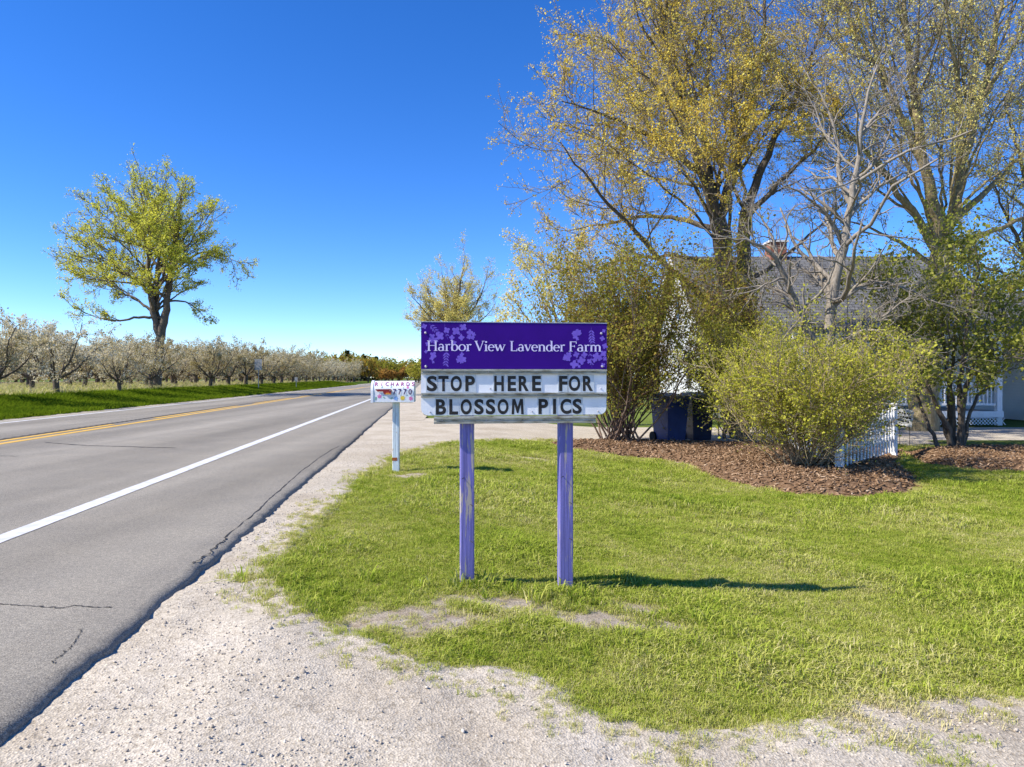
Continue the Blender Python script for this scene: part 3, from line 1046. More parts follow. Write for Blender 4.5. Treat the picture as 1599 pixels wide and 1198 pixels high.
# --- big tree on the right with a broad tan trunk
D = 20.7
b = ground_at((1442 - 800) / F * D, D)
t2 = thing('budding_tree', 'largest tree with broad tan trunk and pale yellow buds, at the right', 'tree', b)
build_tree(t2, (M['bark_tan'], M['twig_tall'], M['leaf_pale']), [
    L([(1441, 685), (1441, 640), (1445, 560), (1458, 470), (1474, 380)], 0, .46, .30, False),
    L([(1474, 385), (1460, 310), (1440, 250), (1426, 150), (1414, 60), (1408, -90)], -.8, .22, .05),
    L([(1474, 385), (1492, 300), (1512, 220), (1542, 120), (1562, 20), (1574, -90)], .8, .22, .05),
    L([(1468, 410), (1425, 325), (1388, 282), (1350, 232), (1302, 190), (1245, 150)], -2.4, .15, .025),
    L([(1484, 350), (1540, 300), (1590, 250), (1650, 190)], 1.5, .14, .03),
    L([(1452, 290), (1415, 200), (1368, 110), (1325, 30), (1300, -50)], 2.0, .13, .03),
    L([(1500, 260), (1502, 150), (1482, 50), (1470, -70)], -1.8, .12, .03),
    L([(1478, 385), (1550, 362), (1620, 330), (1690, 300)], -1.4, .12, .03),
    L([(1440, 250), (1400, 160), (1360, 60), (1340, -40)], -1.5, .10, .02),
    L([(1530, 160), (1575, 90), (1610, 20), (1630, -40)], -1.5, .10, .02),
    L([(1465, 420), (1410, 380), (1350, 350), (1290, 340)], 1.8, .09, .02),
] + fan_limbs(D, [(1474, 385), (1470, 400), (1485, 340)], (1450, 180), 225, 270, 4.5, 14, .06, .012, b, 22), [dict(K=18, t0=.40, t1=1.0, ang=.8, ratio=.31, n=7, wob=.12, up=.07, rr=.42, rmin=.010, shape=.2, even=True),
    dict(K=7, t0=.15, t1=1.0, ang=.75, ratio=.48, n=4, wob=.14, up=.05, rr=.55, rmin=.0075, shape=.4),
    dict(K=6, t0=.1, t1=1.0, ang=.8, ratio=.55, n=3, wob=.16, up=.04, rr=.6, rmin=.0052, shape=.3)],
    dict(on=[2], n=7, size=.038, jit=.04), 12)

# --- tree whose crown comes in at the right edge
D = 23.0
b = ground_at((1660 - 800) / F * D, D)
t3 = thing('budding_tree', 'tree with orange-yellow young leaves cut off by the right picture edge', 'tree', b)
build_tree(t3, (M['bark_dark'], M['twig_tall'], M['leaf_gold']), [
    L([(1660, 690), (1655, 560), (1640, 470), (1625, 400)], 0, .3, .2, False),
    L([(1640, 470), (1600, 400), (1570, 330), (1545, 270)], -1.0, .13, .025),
    L([(1625, 400), (1610, 320), (1590, 240), (1570, 160)], 1.0, .13, .025),
    L([(1640, 450), (1590, 430), (1540, 420), (1500, 400)], 1.6, .09, .02),
    L([(1628, 400), (1650, 300), (1640, 200), (1630, 90)], 0, .15, .03),
], [dict(K=10, t0=.2, t1=1.0, ang=.8, ratio=.4, n=6, wob=.13, up=.06, rr=.5, rmin=.012, shape=.45),
    dict(K=7, t0=.15, t1=1.0, ang=.8, ratio=.5, n=5, wob=.14, up=.04, rr=.55, rmin=.0085, shape=.4),
    dict(K=5, t0=.1, t1=1.0, ang=.8, ratio=.55, n=4, wob=.16, up=.03, rr=.6, rmin=.0062, shape=.3)],
    dict(on=[2], n=8, size=.05, jit=.06), 13)

# --- bare pale tree
D = 14.2
b = ground_at((1302 - 800) / F * D, D)
t4 = thing('bare_tree', 'leafless tree with pale grey crooked branches in front of the dark roof', 'tree', b)
build_tree(t4, (M['bark_pale'], M['bark_pale'], None), [
    L([(1302, 730), (1300, 640), (1296, 575), (1292, 530)], 0, .12, .10, False),
    L([(1292, 545), (1300, 480), (1296, 455), (1308, 425), (1318, 380), (1326, 330), (1340, 280), (1342, 215), (1352, 150), (1372, 100)], -.4, 0.140, 0.026),
    L([(1290, 560), (1262, 520), (1243, 480), (1232, 430), (1216, 410), (1196, 380), (1150, 372), (1120, 368)], -.6, 0.115, 0.019),
    L([(1300, 470), (1282, 440), (1262, 425), (1246, 415)], .4, 0.076, 0.015),
    L([(1258, 500), (1230, 455), (1196, 446), (1160, 450), (1125, 455)], .7, 0.051, 0.013),
    L([(1330, 320), (1308, 290), (1312, 230), (1296, 170), (1270, 130), (1245, 90)], .6, 0.064, 0.013),
    L([(1342, 215), (1385, 160), (1410, 130), (1432, 92)], .3, 0.045, 0.010),
    L([(1318, 385), (1290, 330), (1250, 300), (1200, 280)], -.5, 0.058, 0.013),
    L([(1300, 480), (1350, 440), (1400, 440), (1450, 470), (1490, 480)], -.6, 0.064, 0.013),
    L([(1296, 540), (1340, 520), (1385, 490), (1425, 460)], -.9, 0.058, 0.013),
    L([(1298, 560), (1350, 508), (1400, 530), (1440, 545)], -1.2, 0.051, 0.013),
    L([(1326, 340), (1360, 300), (1410, 270), (1460, 262)], .8, 0.051, 0.013),
    L([(1340, 280), (1372, 250), (1390, 210), (1400, 160)], -.5, 0.045, 0.010),
    L([(1216, 410), (1205, 360), (1180, 330), (1150, 300)], .6, 0.045, 0.010),
], [dict(K=16, t0=.12, t1=1.0, ang=.85, ratio=.40, n=7, wob=.22, up=.04, rr=.55, rmin=.008, shape=.3),
    dict(K=5, t0=.15, t1=1.0, ang=.8, ratio=.5, n=5, wob=.2, up=.03, rr=.55, rmin=.0045, shape=.4),
    dict(K=4, t0=.1, t1=1.0, ang=.8, ratio=.5, n=4, wob=.2, up=.02, rr=.6, rmin=.003, shape=.3)], None, 14)


def star_limbs(r, n, h0, h1, reach, top, r0, r1, k=5, wob=.08, flatten=1.0):
    out = []
    for i in range(n):
        a = 6.283 * (i + r.random() * .7) / n
        z0 = h0 + (h1 - h0) * r.random()
        rc = reach * r.uniform(.45, 1.15); tz = top * r.uniform(.6, 1.06)
        P = []
        for j in range(k):
            t = j / (k - 1)
            P.append((math.cos(a) * rc * t ** .8 + r.normal(0, wob) * t, (math.sin(a) * rc * t ** .8 + r.normal(0, wob) * t) * flatten, z0 + (tz - z0) * t ** 1.15))
        out.append((np.array(P), r0 * r.uniform(.7, 1.1), r1, True))
    return out


# --- maple beyond the road
D = 48.0
bx = (243 - 800) / F * D
b = (bx, D, H - 21 / F * D)
t5 = thing('maple_tree', 'round-crowned maple with bright yellow-green leaves standing alone beyond the road', 'tree', b)
build_tree(t5, (M['bark_maple'], M['twig_maple'], M['leaf_maple']), [
    L([(243, 622), (246, 570), (250, 530), (256, 500)], 0, .36, .27, False),
    L([(256, 505), (266, 440), (273, 380), (280, 330), (285, 292)], .5, .30, .05),
    L([(251, 525), (240, 500), (234, 450), (230, 380), (226, 330), (222, 290)], -.8, .26, .04),
    L([(250, 525), (244, 480), (248, 420), (250, 350), (254, 290)], 1.5, .24, .04),
    L([(256, 497), (225, 494), (180, 503), (140, 492), (112, 478)], -1.5, .13, .02),
    L([(268, 425), (310, 392), (345, 395), (380, 414)], -1.5, .12, .02),
    L([(262, 470), (290, 470), (312, 485), (322, 500)], 1.5, .09, .02),
] + fan_limbs(D, [(262, 468), (242, 490), (236, 460), (248, 450), (266, 440), (232, 430), (270, 400)], (226, 392), 140, 122, 6.2, 38, .10, .018, b, 25, -.6),
    [dict(K=15, t0=.38, t1=1.0, ang=.6, ratio=.27, n=6, wob=.08, up=.05, rr=.42, rmin=.022, shape=.2, even=True),
     dict(K=5, t0=.15, t1=1.0, ang=.6, ratio=.48, n=4, wob=.1, up=.05, rr=.55, rmin=.015, shape=.4),
     dict(K=4, t0=.1, t1=1.0, ang=.65, ratio=.55, n=3, wob=.12, up=.04, rr=.6, rmin=.011, shape=.3)],
    dict(on=[2], n=8, size=.085, jit=.10), 15)

# --- far tree above the sign, pale small tree behind the bush
D = 55.0
b = ground_at((704 - 800) / F * D, D)
t6 = thing('far_tree', 'distant rounded tree with thin orange-tinged twigs rising above the purple sign', 'tree', b)
build_tree(t6, (M['bark_dark'], M['twig_tan'], M['leaf_pale']), [
    L([(706, 615), (705, 560), (703, 525)], 0, .3, .22, False),
    L([(703, 530), (712, 480), (722, 430), (727, 398)], .3, .2, .03),
    L([(703, 530), (700, 480), (695, 440), (690, 425)], -.6, .16, .03),
    L([(703, 535), (675, 500), (655, 475), (642, 462)], -1, .13, .025),
    L([(704, 525), (682, 480), (665, 450), (660, 436)], 1.2, .13, .025),
    L([(704, 530), (735, 490), (755, 455), (762, 428)], -1, .14, .025),
    L([(706, 535), (745, 505), (765, 490), (775, 470)], .8, .11, .02),
    L([(706, 540), (740, 525), (765, 510), (776, 500)], -1.2, .09, .02),
    L([(704, 540), (670, 520), (650, 505), (640, 490)], 1, .09, .02),
    L([(703, 520), (720, 470), (738, 440), (742, 430)], 1.6, .12, .025),
] + fan_limbs(D, [(703, 530), (704, 540), (706, 520)], (704, 492), 68, 68, 3.0, 22, .07, .015, b, 26, -.2), [dict(K=7, t0=.2, t1=1.0, ang=.6, ratio=.36, n=5, wob=.1, up=.08, rr=.5, rmin=.015, shape=.4),
    dict(K=6, t0=.15, t1=1.0, ang=.65, ratio=.5, n=4, wob=.1, up=.06, rr=.55, rmin=.010, shape=.4),
    dict(K=4, t0=.1, t1=1.0, ang=.7, ratio=.55, n=3, wob=.12, up=.05, rr=.6, rmin=.007, shape=.3)],
    dict(on=[2], n=8, size=.07, jit=.10), 16)

D = 23.0
b = ground_at((880 - 800) / F * D, D)
t7 = thing('young_tree', 'slender pale-budded young tree between the far tree and the red-brown bush', 'tree', b)
build_tree(t7, (M['twig_grey'], M['twig_grey'], M['leaf_pale']), [
    L([(880, 680), (878, 600), (875, 540)], 0, .12, .09, False),
    L([(875, 545), (865, 480), (850, 420), (845, 385)], .3, .07, .012),
    L([(876, 560), (840, 520), (810, 480), (798, 455)], -.6, .06, .01),
    L([(876, 540), (850, 470), (825, 420), (815, 400)], .9, .06, .01),
    L([(878, 570), (830, 545), (800, 520), (785, 500)], .4, .05, .01),
    L([(876, 540), (890, 470), (900, 420), (905, 380)], -.6, .06, .01),
    L([(876, 550), (910, 490), (935, 450), (950, 420)], .7, .06, .01),
], [dict(K=9, t0=.2, t1=1.0, ang=.65, ratio=.36, n=5, wob=.12, up=.07, rr=.5, rmin=.007, shape=.4),
    dict(K=6, t0=.15, t1=1.0, ang=.7, ratio=.5, n=4, wob=.12, up=.05, rr=.55, rmin=.005, shape=.4),
    dict(K=4, t0=.1, t1=1.0, ang=.75, ratio=.55, n=3, wob=.14, up=.04, rr=.6, rmin=.0035, shape=.3)],
    dict(on=[1, 2], n=6, size=.055, jit=.09), 17)

# --- bushes
def bush(name, label, px, py, seed, n_stems, reach, top, mats, lv, leaf, stem_r=.025, spread=.25, flatten=1.0):
    x, y, z = G(px, py)
    root = thing(name, label, 'bush', (x, y, z + .02))
    r = np.random.default_rng(seed)
    ls = star_limbs(r, n_stems, -.05, .0, reach, top, stem_r, .006, 6, .12, flatten)
    out = []
    for P, a, bb, g in ls:
        o = r.normal(0, spread, 2)
        P = P + np.array([o[0], o[1], 0])[None, :] * np.linspace(.6, 1, len(P))[:, None]
        out.append((P, a, bb, g))
    build_tree(root, mats, out, lv, leaf, seed, sides=(6, 4, 3, 3))
    return root


LV = [dict(K=10, t0=.2, t1=1.0, ang=.6, ratio=.42, n=5, wob=.14, up=.06, rr=.55, rmin=.006, shape=.45),
      dict(K=7, t0=.15, t1=1.0, ang=.7, ratio=.5, n=4, wob=.15, up=.05, rr=.6, rmin=.004, shape=.35)]
bush('bush', 'tall red-brown and green bush directly right of the sign, at the mulch edge', 968, 694, 31, 46, 1.75, 3.75,
     (M['twig_red'], M['twig_red'], M['leaf_red']), LV, dict(on=[0, 1], n=22, size=.044, jit=.09), .026, .35)
bush('bush', 'wide yellow-green bush with arching stems around the white picket fence', 1258, 736, 32, 60, 1.32, 1.95,
     (M['twig_tan'], M['twig_tan'], M['leaf_yellow']), LV, dict(on=[0, 1], n=13, size=.031, jit=.045, keep=lambda c, r: (r.random(len(c)) < .25 + .75 * sstep(.35, .95, c[:, 2])) & (r.random(len(c)) < 1 - .55 * sstep(.2, 1.0, c[:, 0]) * (1 - sstep(.9, 1.3, c[:, 2])))), .013, .2)
bush('bush', 'yellow-green bush leaning over the gravel just right of the two carts', 1168, 696, 33, 30, 1.15, 2.5,
     (M['twig_tan'], M['twig_tan'], M['leaf_yellow']), LV, dict(on=[0, 1], n=15, size=.036, jit=.06), .014, .2)

bush('bush', 'tall narrow tangle of brown-green twigs wrapped around the golden tree trunk', 1140, 684, 34, 22, .85, 4.3,
     (M['twig_red'], M['twig_red'], M['leaf_red']), LV, dict(on=[0, 1], n=9, size=.05, jit=.07), .022, .25)

x, y, z = G(1490, 704)
t8 = thing('large_shrub', 'multi-stemmed shrub with fresh green leaves in the right mulch bed', 'shrub', (x, y, z))
D = y
b = (x, y, z)
build_tree(t8, (M['bark_dark'], M['twig_grey'], M['leaf_green']), [
    L([(1492, 712), (1480, 670), (1462, 630), (1440, 590), (1425, 550), (1410, 500), (1395, 450)], -.5, .075, .02),
    L([(1494, 712), (1488, 650), (1484, 600), (1476, 540), (1470, 470), (1460, 400)], .6, .08, .02),
    L([(1498, 712), (1500, 650), (1496, 590), (1508, 530), (1520, 460), (1530, 390)], -.6, .08, .02),
    L([(1500, 712), (1503, 650), (1510, 600), (1530, 550), (1560, 500), (1590, 440)], .5, .07, .02),
    L([(1465, 700), (1452, 662), (1435, 630), (1428, 590), (1400, 540), (1370, 520)], .8, .05, .015),
    L([(1503, 712), (1506, 660), (1500, 600), (1530, 570), (1580, 555), (1630, 560)], -.8, .05, .012),
    L([(1490, 712), (1478, 640), (1490, 560), (1495, 480), (1490, 380)], 1.2, .06, .015),
    L([(1498, 712), (1520, 620), (1560, 580), (1610, 520), (1650, 470)], 1.0, .05, .012),
    L([(1484, 690), (1450, 600), (1420, 520), (1380, 460), (1355, 425)], .3, .05, .012),
], [dict(K=12, t0=.35, t1=1.0, ang=.8, ratio=.36, n=6, wob=.15, up=.04, rr=.5, rmin=.007, shape=.35),
    dict(K=7, t0=.15, t1=1.0, ang=.8, ratio=.5, n=4, wob=.16, up=.03, rr=.55, rmin=.0045, shape=.35),
    dict(K=4, t0=.1, t1=1.0, ang=.8, ratio=.5, n=3, wob=.16, up=.03, rr=.6, rmin=.003, shape=.3)],
    dict(on=[1, 2], n=7, size=.058, jit=.08), 18)

# --- orchard: blossoming cherry trees in rows
def cherry(seed):
    root = bpy.data.objects.new('cherry_tree', None); COL.objects.link(root)
    r = np.random.default_rng(seed)
    lean = r.normal(0, .08, 2)
    lb = [(np.array([(0, 0, -.15), (lean[0] * .3, lean[1] * .3, .35), (lean[0], lean[1], 1.0)]), .16, .135, False)]
    for P, a, bb, g in star_limbs(r, 8, -.1, 0, 1.95, 2.5, .075, .015, 6, .14):
        P = P * np.array([1, 1, 1.0]) + np.array([lean[0], lean[1], .92])
        lb.append((P, a, bb, g))
    build_tree(root, (M['bark_dark'], M['twig_tall'], M['blossom']), lb,
               [dict(K=9, t0=.15, t1=1.0, ang=.85, ratio=.42, n=5, wob=.16, up=.06, rr=.45, rmin=.010, shape=.4),
                dict(K=6, t0=.15, t1=1.0, ang=.8, ratio=.55, n=4, wob=.15, up=.08, rr=.5, rmin=.006, shape=.3)],
               dict(on=[0, 1], n=19, size=.07, jit=.06), seed, sides=(7, 4, 3))
    return root


protos = [cherry(700 + i) for i in range(5)]
used = [False] * 5


def place(root_i, loc, rz, sc, label, group):
    p = protos[root_i]
    if not used[root_i]:
        used[root_i] = True; o = p
    else:
        o = p.copy(); COL.objects.link(o)
        for ch in p.children:
            c = ch.copy(); COL.objects.link(c); c.parent = o
    o.location = loc; o.rotation_euler = (0, 0, rz); o.scale = (sc, sc, sc)
    tag(o, label, 'tree', group)
    return o


ORD = ['first', 'second', 'third', 'fourth', 'fifth', 'sixth', 'seventh', 'eighth', 'ninth', 'tenth', 'eleventh', 'twelfth']
ro = np.random.default_rng(4)
front = 0
sec = 0
for row in range(6):
    u0 = -17.0 - row * 5.2
    s0 = 24.0 + (row % 2) * 2
    while s0 < 175:
        u = u0 + ro.normal(0, .15); s = s0 + ro.normal(0, .25)
        xx, yy = road_xy(u, s)
        px = 800 + xx / yy * F
        s0 += 5.7 if row < 3 else 6.2
        if px < -75 or px > 640: continue
        if row == 0 and abs(s - 51) < 2.5: continue      # the maple stands here
        if row >= 4 and s > 110: continue
        if row == 0:
            front += 1
            lab = 'blossoming cherry tree, %s from the left picture edge in the front orchard row' % ORD[front - 1] if front <= 12 else 'small far blossoming cherry tree at the distant end of the front orchard row'
            grp = 'front row of cherry trees'
            if front > 12: grp = 'far end of the front cherry row'
        elif row == 1 and sec < 12:
            sec += 1
            lab = 'blossoming cherry tree, %s from the left in the second orchard row' % ORD[sec - 1]; grp = 'second row of cherry trees'
        else:
            lab = 'blossoming cherry tree in the %s orchard row counted from the road' % ORD[row]; grp = 'cherry trees of the %s row' % ORD[row]
        place(int(ro.integers(0, 5)), (xx, yy, float(hgt(xx, yy))), ro.uniform(0, 6.28), ro.uniform(.80, 1.18) * (.84 + .26 * float(sstep(35, 75, s))), lab, grp)

# --- far tree line
def far_bush(seed, mat):
    root = bpy.data.objects.new('far_tree', None); COL.objects.link(root)
    r = np.random.default_rng(seed)
    lb = [(np.array([(0, 0, -.3), (0, 0, .8), (0, 0, 1.6)]), .22, .16, False)]
    lb += [(P + np.array([0, 0, .6]), a, bb, g) for P, a, bb, g in star_limbs(r, 9, 0, .5, 2.6, 5.0, .12, .03, 5, .3)]
    build_tree(root, (M['bark_dark'], M['twig_red'], mat), lb,
               [dict(K=7, t0=.2, t1=1.0, ang=.75, ratio=.42, n=4, wob=.15, up=.08, rr=.5, rmin=.03, shape=.4),
                dict(K=5, t0=.1, t1=1.0, ang=.8, ratio=.55, n=3, wob=.15, up=.06, rr=.55, rmin=.02, shape=.3)],
               dict(on=[0, 1], n=8, size=.34, jit=.24), seed, sides=(5, 3, 3))
    return root


def conifer(seed):
    root = bpy.data.objects.new('conifer_tree', None); COL.objects.link(root)
    r = np.random.default_rng(seed)
    P0 = np.array([(0, 0, -.3), (0, 0, 4), (0, 0, 9.0)])
    MBt = [(P0, .2, .03, True)]
    build_tree(root, (M['bark_dark'], M['bark_dark'], M['needle']), MBt,
               [dict(K=70, t0=.12, t1=1.0, ang=1.55, ratio=.33, n=4, wob=.05, up=-.05, rr=.3, rmin=.02, shape=.93),
                dict(K=9, t0=.1, t1=1.0, ang=.9, ratio=.4, n=3, wob=.1, up=-.02, rr=.5, rmin=.012, shape=.5)],
               dict(on=[0, 1], n=5, size=.34, jit=.1), seed, sides=(6, 3, 3))
    return root


fb = [far_bush(800, M['leaf_far']), far_bush(801, M['leaf_far_green']), far_bush(802, M['leaf_far_rust'])]
fbu = [False] * 3
cf = conifer(810); cfu = [False]


def place2(p, flag, i, loc, rz, sc, label, group):
    if not flag[i]:
        flag[i] = True; o = p
    else:
        o = p.copy(); COL.objects.link(o)
        for ch in p.children:
            c = ch.copy(); COL.objects.link(c); c.parent = o
    o.location = loc; o.rotation_euler = (0, 0, rz); o.scale = (sc[0], sc[0], sc[1])
    tag(o, label, 'tree', group)


rt = np.random.default_rng(9)
names = ['olive-brown', 'yellow-green', 'rust-tinged']
for i in range(34):                # scrub that closes the view behind the orchard
    px = -60 + i * 15 + rt.normal(0, 4)
    D = rt.uniform(125, 160)
    k = int(rt.choice([0, 2, 2, 0, 1]))
    place2(fb[k], fbu, k, ((px - 800) / F * D, D, .25), rt.uniform(0, 6.28), (1.1, rt.uniform(.45, .66)), '%s scrub tree closing the view behind the orchard' % names[k], 'scrub behind the orchard, %s' % names[k])
for i in range(46):
    px = 415 + i * 7.2 + rt.normal(0, 3)
    D = rt.uniform(165, 240)
    k = int(rt.choice([0, 0, 1, 1, 2]))
    hh = rt.uniform(.85, 1.3) * D / 200
    if px > 600: hh *= .85
    place2(fb[k], fbu, k, ((px - 800) / F * D, D, -.1), rt.uniform(0, 6.28), (1.15 * D / 200, hh), '%s bushy tree in the far line where the road ends' % names[k], 'far tree line, %s trees' % names[k])
for j, (px, py, lab) in enumerate(((543, 562, 'dark pointed conifer, tallest in the far tree line'), (568, 567, 'dark conifer right of the tallest pointed conifer in the far line'),
                                   (588, 570, 'low dark conifer nearest the mailbox in the far tree line'), (534, 568, 'dark conifer just left of the tallest pointed conifer'))):
    D = 215.0
    hgt_m = (606 - py) / F * D * 1.12
    place2(cf, cfu, 0, ((px - 800) / F * D, D, -.3), j * 1.3, (hgt_m / 9.0 * 1.1, hgt_m / 9.0), lab, 'far conifers')
for j, (px, D, sc, k) in enumerate(((1020, 70, 1.0, 0), (1130, 75, 1.1, 1), (1420, 60, 1.15, 0), (1500, 55, 1.2, 2), (1575, 52, 1.3, 1), (1650, 50, 1.3, 0))):
    place2(fb[k], fbu, k, ((px - 800) / F * D, D, -.28), j, (sc, sc), ['bushy tree glimpsed behind the house left of its gable', 'bushy tree glimpsed behind the house beside the white gable', 'bushy tree seen through branches behind the right end of the roof',
           'rust-tinged tree behind the porch', 'yellow-green tree behind the porch near the picture edge', 'olive tree behind the house at the right picture edge'][j], None)

# ------------------------------------------------------------------ house behind the trees
M['siding'] = None


def siding_mat():
    m, t, p = new_mat('white_siding')
    v = coords(t)
    sx = nd(t, 'ShaderNodeSeparateXYZ'); t.links.new(v, sx.inputs[0])
    fr = nd(t, 'ShaderNodeMath', operation='MULTIPLY'); fr.inputs[1].default_value = 9.0
    t.links.new(sx.outputs[2], fr.inputs[0])
    f2 = nd(t, 'ShaderNodeMath', operation='FRACT'); t.links.new(fr.outputs[0], f2.inputs[0])
    c = ramp(t, noise(t, v, 2, 4), [(.3, (.70, .71, .72)), (.7, (.78, .78, .78))])
    t.links.new(c, p.inputs['Base Color'])
    p.inputs['Roughness'].default_value = .6
    bump(t, p, f2.outputs[0], 1.0, .02)
    return m


M['siding'] = siding_mat()
M['roof'] = pmat('roof_shingle', (.055, .057, .062), (.10, .102, .108), 9, .9, .6, 30, (1, 1, 1))
def shingle():
    m, t, p = new_mat('roof_shingle_courses')
    bt = nd(t, 'ShaderNodeTexBrick')
    bt.inputs['Color1'].default_value = (.085, .087, .092, 1); bt.inputs['Color2'].default_value = (.15, .152, .158, 1); bt.inputs['Mortar'].default_value = (.02, .02, .022, 1)
    bt.inputs['Scale'].default_value = 1.0; bt.inputs['Mortar Size'].default_value = .012; bt.inputs['Brick Width'].default_value = .33; bt.inputs['Row Height'].default_value = .16
    t.links.new(coords(t), bt.inputs['Vector'])
    c = mixc(t, 1.0, bt.outputs['Color'], ramp(t, noise(t, coords(t), 1.5, 5), [(.3, (.8, .8, .8)), (.7, (1.25, 1.24, 1.22))]), 'MULTIPLY')
    t.links.new(c, p.inputs['Base Color'])
    p.inputs['Roughness'].default_value = .9
    bump(t, p, bt.outputs['Fac'], .6, .02)
    return m


M['roof'] = shingle()
M['trim'] = pmat('white_trim', (.80, .80, .79), (.72, .72, .71), 5, .5)
M['glass'] = pmat('window_glass', (.03, .035, .04), (.05, .055, .06), 2, .08, 0, spec=.6)
M['brick'] = pmat('chimney_brick', (.26, .10, .065), (.34, .15, .10), 14, .9)
M['deck'] = pmat('deck_boards', (.42, .40, .37), (.34, .32, .30), 8, .8)

hx0, hx1, hy0, hy1, zb, ze, zr = 7.25, 18.4, 27.0, 35.0, -.28, 3.45, 6.4
hm = (hy0 + hy1) / 2
house = thing('farm_house', 'white house with dark grey gabled roof and front porch, hidden behind the trees', 'house', (hx0, hy0, zb))


def hb(name, mat, parent, *boxes, smooth=False):
    m = MB()
    for q in boxes:
        x0, x1, y0, y1, z0, z1 = q
        m.box(x0 - hx0, x1 - hx0, y0 - hy0, y1 - hy0, z0 - zb, z1 - zb)
    return m.build(name, mat, parent)


m = MB()
m.add([(0, 0, 0), (hx1 - hx0, 0, 0), (hx1 - hx0, hy1 - hy0, 0), (0, hy1 - hy0, 0), (0, 0, ze - zb), (hx1 - hx0, 0, ze - zb), (hx1 - hx0, hy1 - hy0, ze - zb), (0, hy1 - hy0, ze - zb),
       (0, hm - hy0, zr - zb), (hx1 - hx0, hm - hy0, zr - zb)],
      [(0, 1, 5, 4), (1, 2, 6, 9, 5), (2, 3, 7, 6), (3, 0, 4, 8, 7)])
wall = m.build('wall', M['siding'], house)
roof = None


def slab(name, a, b, c, d, th, mat, parent):
    """roof slab through four corners, with thickness"""
    m = MB()
    P = [Vector(q) - Vector((hx0, hy0, zb)) for q in (a, b, c, d)]
    nn = (P[1] - P[0]).cross(P[2] - P[0]).normalized() * th
    m.add([p for p in P] + [p + nn for p in P], [(3, 2, 1, 0), (4, 5, 6, 7), (0, 1, 5, 4), (1, 2, 6, 5), (2, 3, 7, 6), (3, 0, 4, 7)])
    return m.build(name, mat, parent)


ov = .35
k_ = (zr - ze) / (hm - hy0)
roof = slab('roof', (hx0 - ov, hy0 - ov, ze - ov * k_ + .03), (hx1 + ov, hy0 - ov, ze - ov * k_ + .03), (hx1 + ov, hm, zr + .03), (hx0 - ov, hm, zr + .03), .12, M['roof'], house)
slab('roof', (hx0 - ov, hm, zr + .03), (hx1 + ov, hm, zr + .03), (hx1 + ov, hy1 + ov, ze - ov * k_ + .03), (hx0 - ov, hy1 + ov, ze - ov * k_ + .03), .12, M['roof'], house)
for sgn, (ya, yb) in ((1, (hy0 - ov, hm)), (-1, (hy1 + ov, hm))):
    za = ze - ov * k_
    slab('rake_board', (hx0 - ov - .03, ya, za - .16), (hx0 - ov - .03, yb, zr - .16), (hx0 - ov - .03, yb, zr + .10), (hx0 - ov - .03, ya, za + .10), .04, M['trim'], house)
ch = hb('chimney', M['brick'], roof, (11.15, 11.85, hm - .35, hm + .35, zr - .6, 7.1))
hb('chimney_cap', M['trim'], roof, (11.08, 11.92, hm - .42, hm + .42, 7.1, 7.18))
hb('corner_board', M['trim'], house, (hx0 - .03, hx0 + .12, hy0 - .03, hy0 + .12, zb, ze - .05))


def window(x0, x1, z0, z1, y, side=False):
    fr = hb('window', M['trim'], house, *([(x0 - .1, x1 + .1, y - .05, y, z0 - .1, z0), (x0 - .1, x1 + .1, y - .05, y, z1, z1 + .12), (x0 - .1, x0, y - .05, y, z0, z1), (x1, x1 + .1, y - .05, y, z0, z1),
                                           (x0, x1, y - .035, y - .01, (z0 + z1) / 2 - .025, (z0 + z1) / 2 + .025)]))
    hb('pane', M['glass'], fr, (x0, x1, y - .008, y - .004, z0, z1))


for xw in (8.3, 11.0, 13.6, 17.6):
    window(xw, xw + .95, .75, 2.35, hy0)
dr = hb('door', M['trim'], house, (15.6, 16.55, hy0 - .045, hy0 - .001, .22, 2.3))
hb('handle', M['brick'], dr, (15.68, 15.74, hy0 - .09, hy0 - .045, 1.15, 1.25))
# gable window on the left end
fr = hb('window', M['trim'], house, (hx0 - .05, hx0 - .001, hm - .55, hm + .55, 3.7, 3.8), (hx0 - .05, hx0 - .001, hm - .55, hm + .55, 4.9, 5.0), (hx0 - .05, hx0 - .001, hm - .55, hm - .45, 3.8, 4.9), (hx0 - .05, hx0 - .001, hm + .45, hm + .55, 3.8, 4.9))
hb('pane', M['glass'], fr, (hx0 - .008, hx0 - .003, hm - .45, hm + .45, 3.8, 4.9))
fr = hb('window', M['trim'], house, (hx0 - .05, hx0 - .001, 28.4, 29.6, .7, .8), (hx0 - .05, hx0 - .001, 28.4, 29.6, 2.3, 2.4), (hx0 - .05, hx0 - .001, 28.4, 28.5, .8, 2.3), (hx0 - .05, hx0 - .001, 29.5, 29.6, .8, 2.3))
hb('pane', M['glass'], fr, (hx0 - .008, hx0 - .003, 28.5, 29.5, .8, 2.3))
hb('wing_wall', M['siding'], house, (hx1 + .01, 26.0, 25.5, 32.0, zb, 2.85))
slab('wing_roof', (hx1 - .1, 25.1, 2.86), (26.3, 25.1, 2.86), (26.3, 28.8, 4.6), (hx1 - .1, 28.8, 4.6), .1, M['roof'], house)
for xw in (19.3, 21.6):
    window(xw, xw + 1.1, .8, 2.2, 25.5)
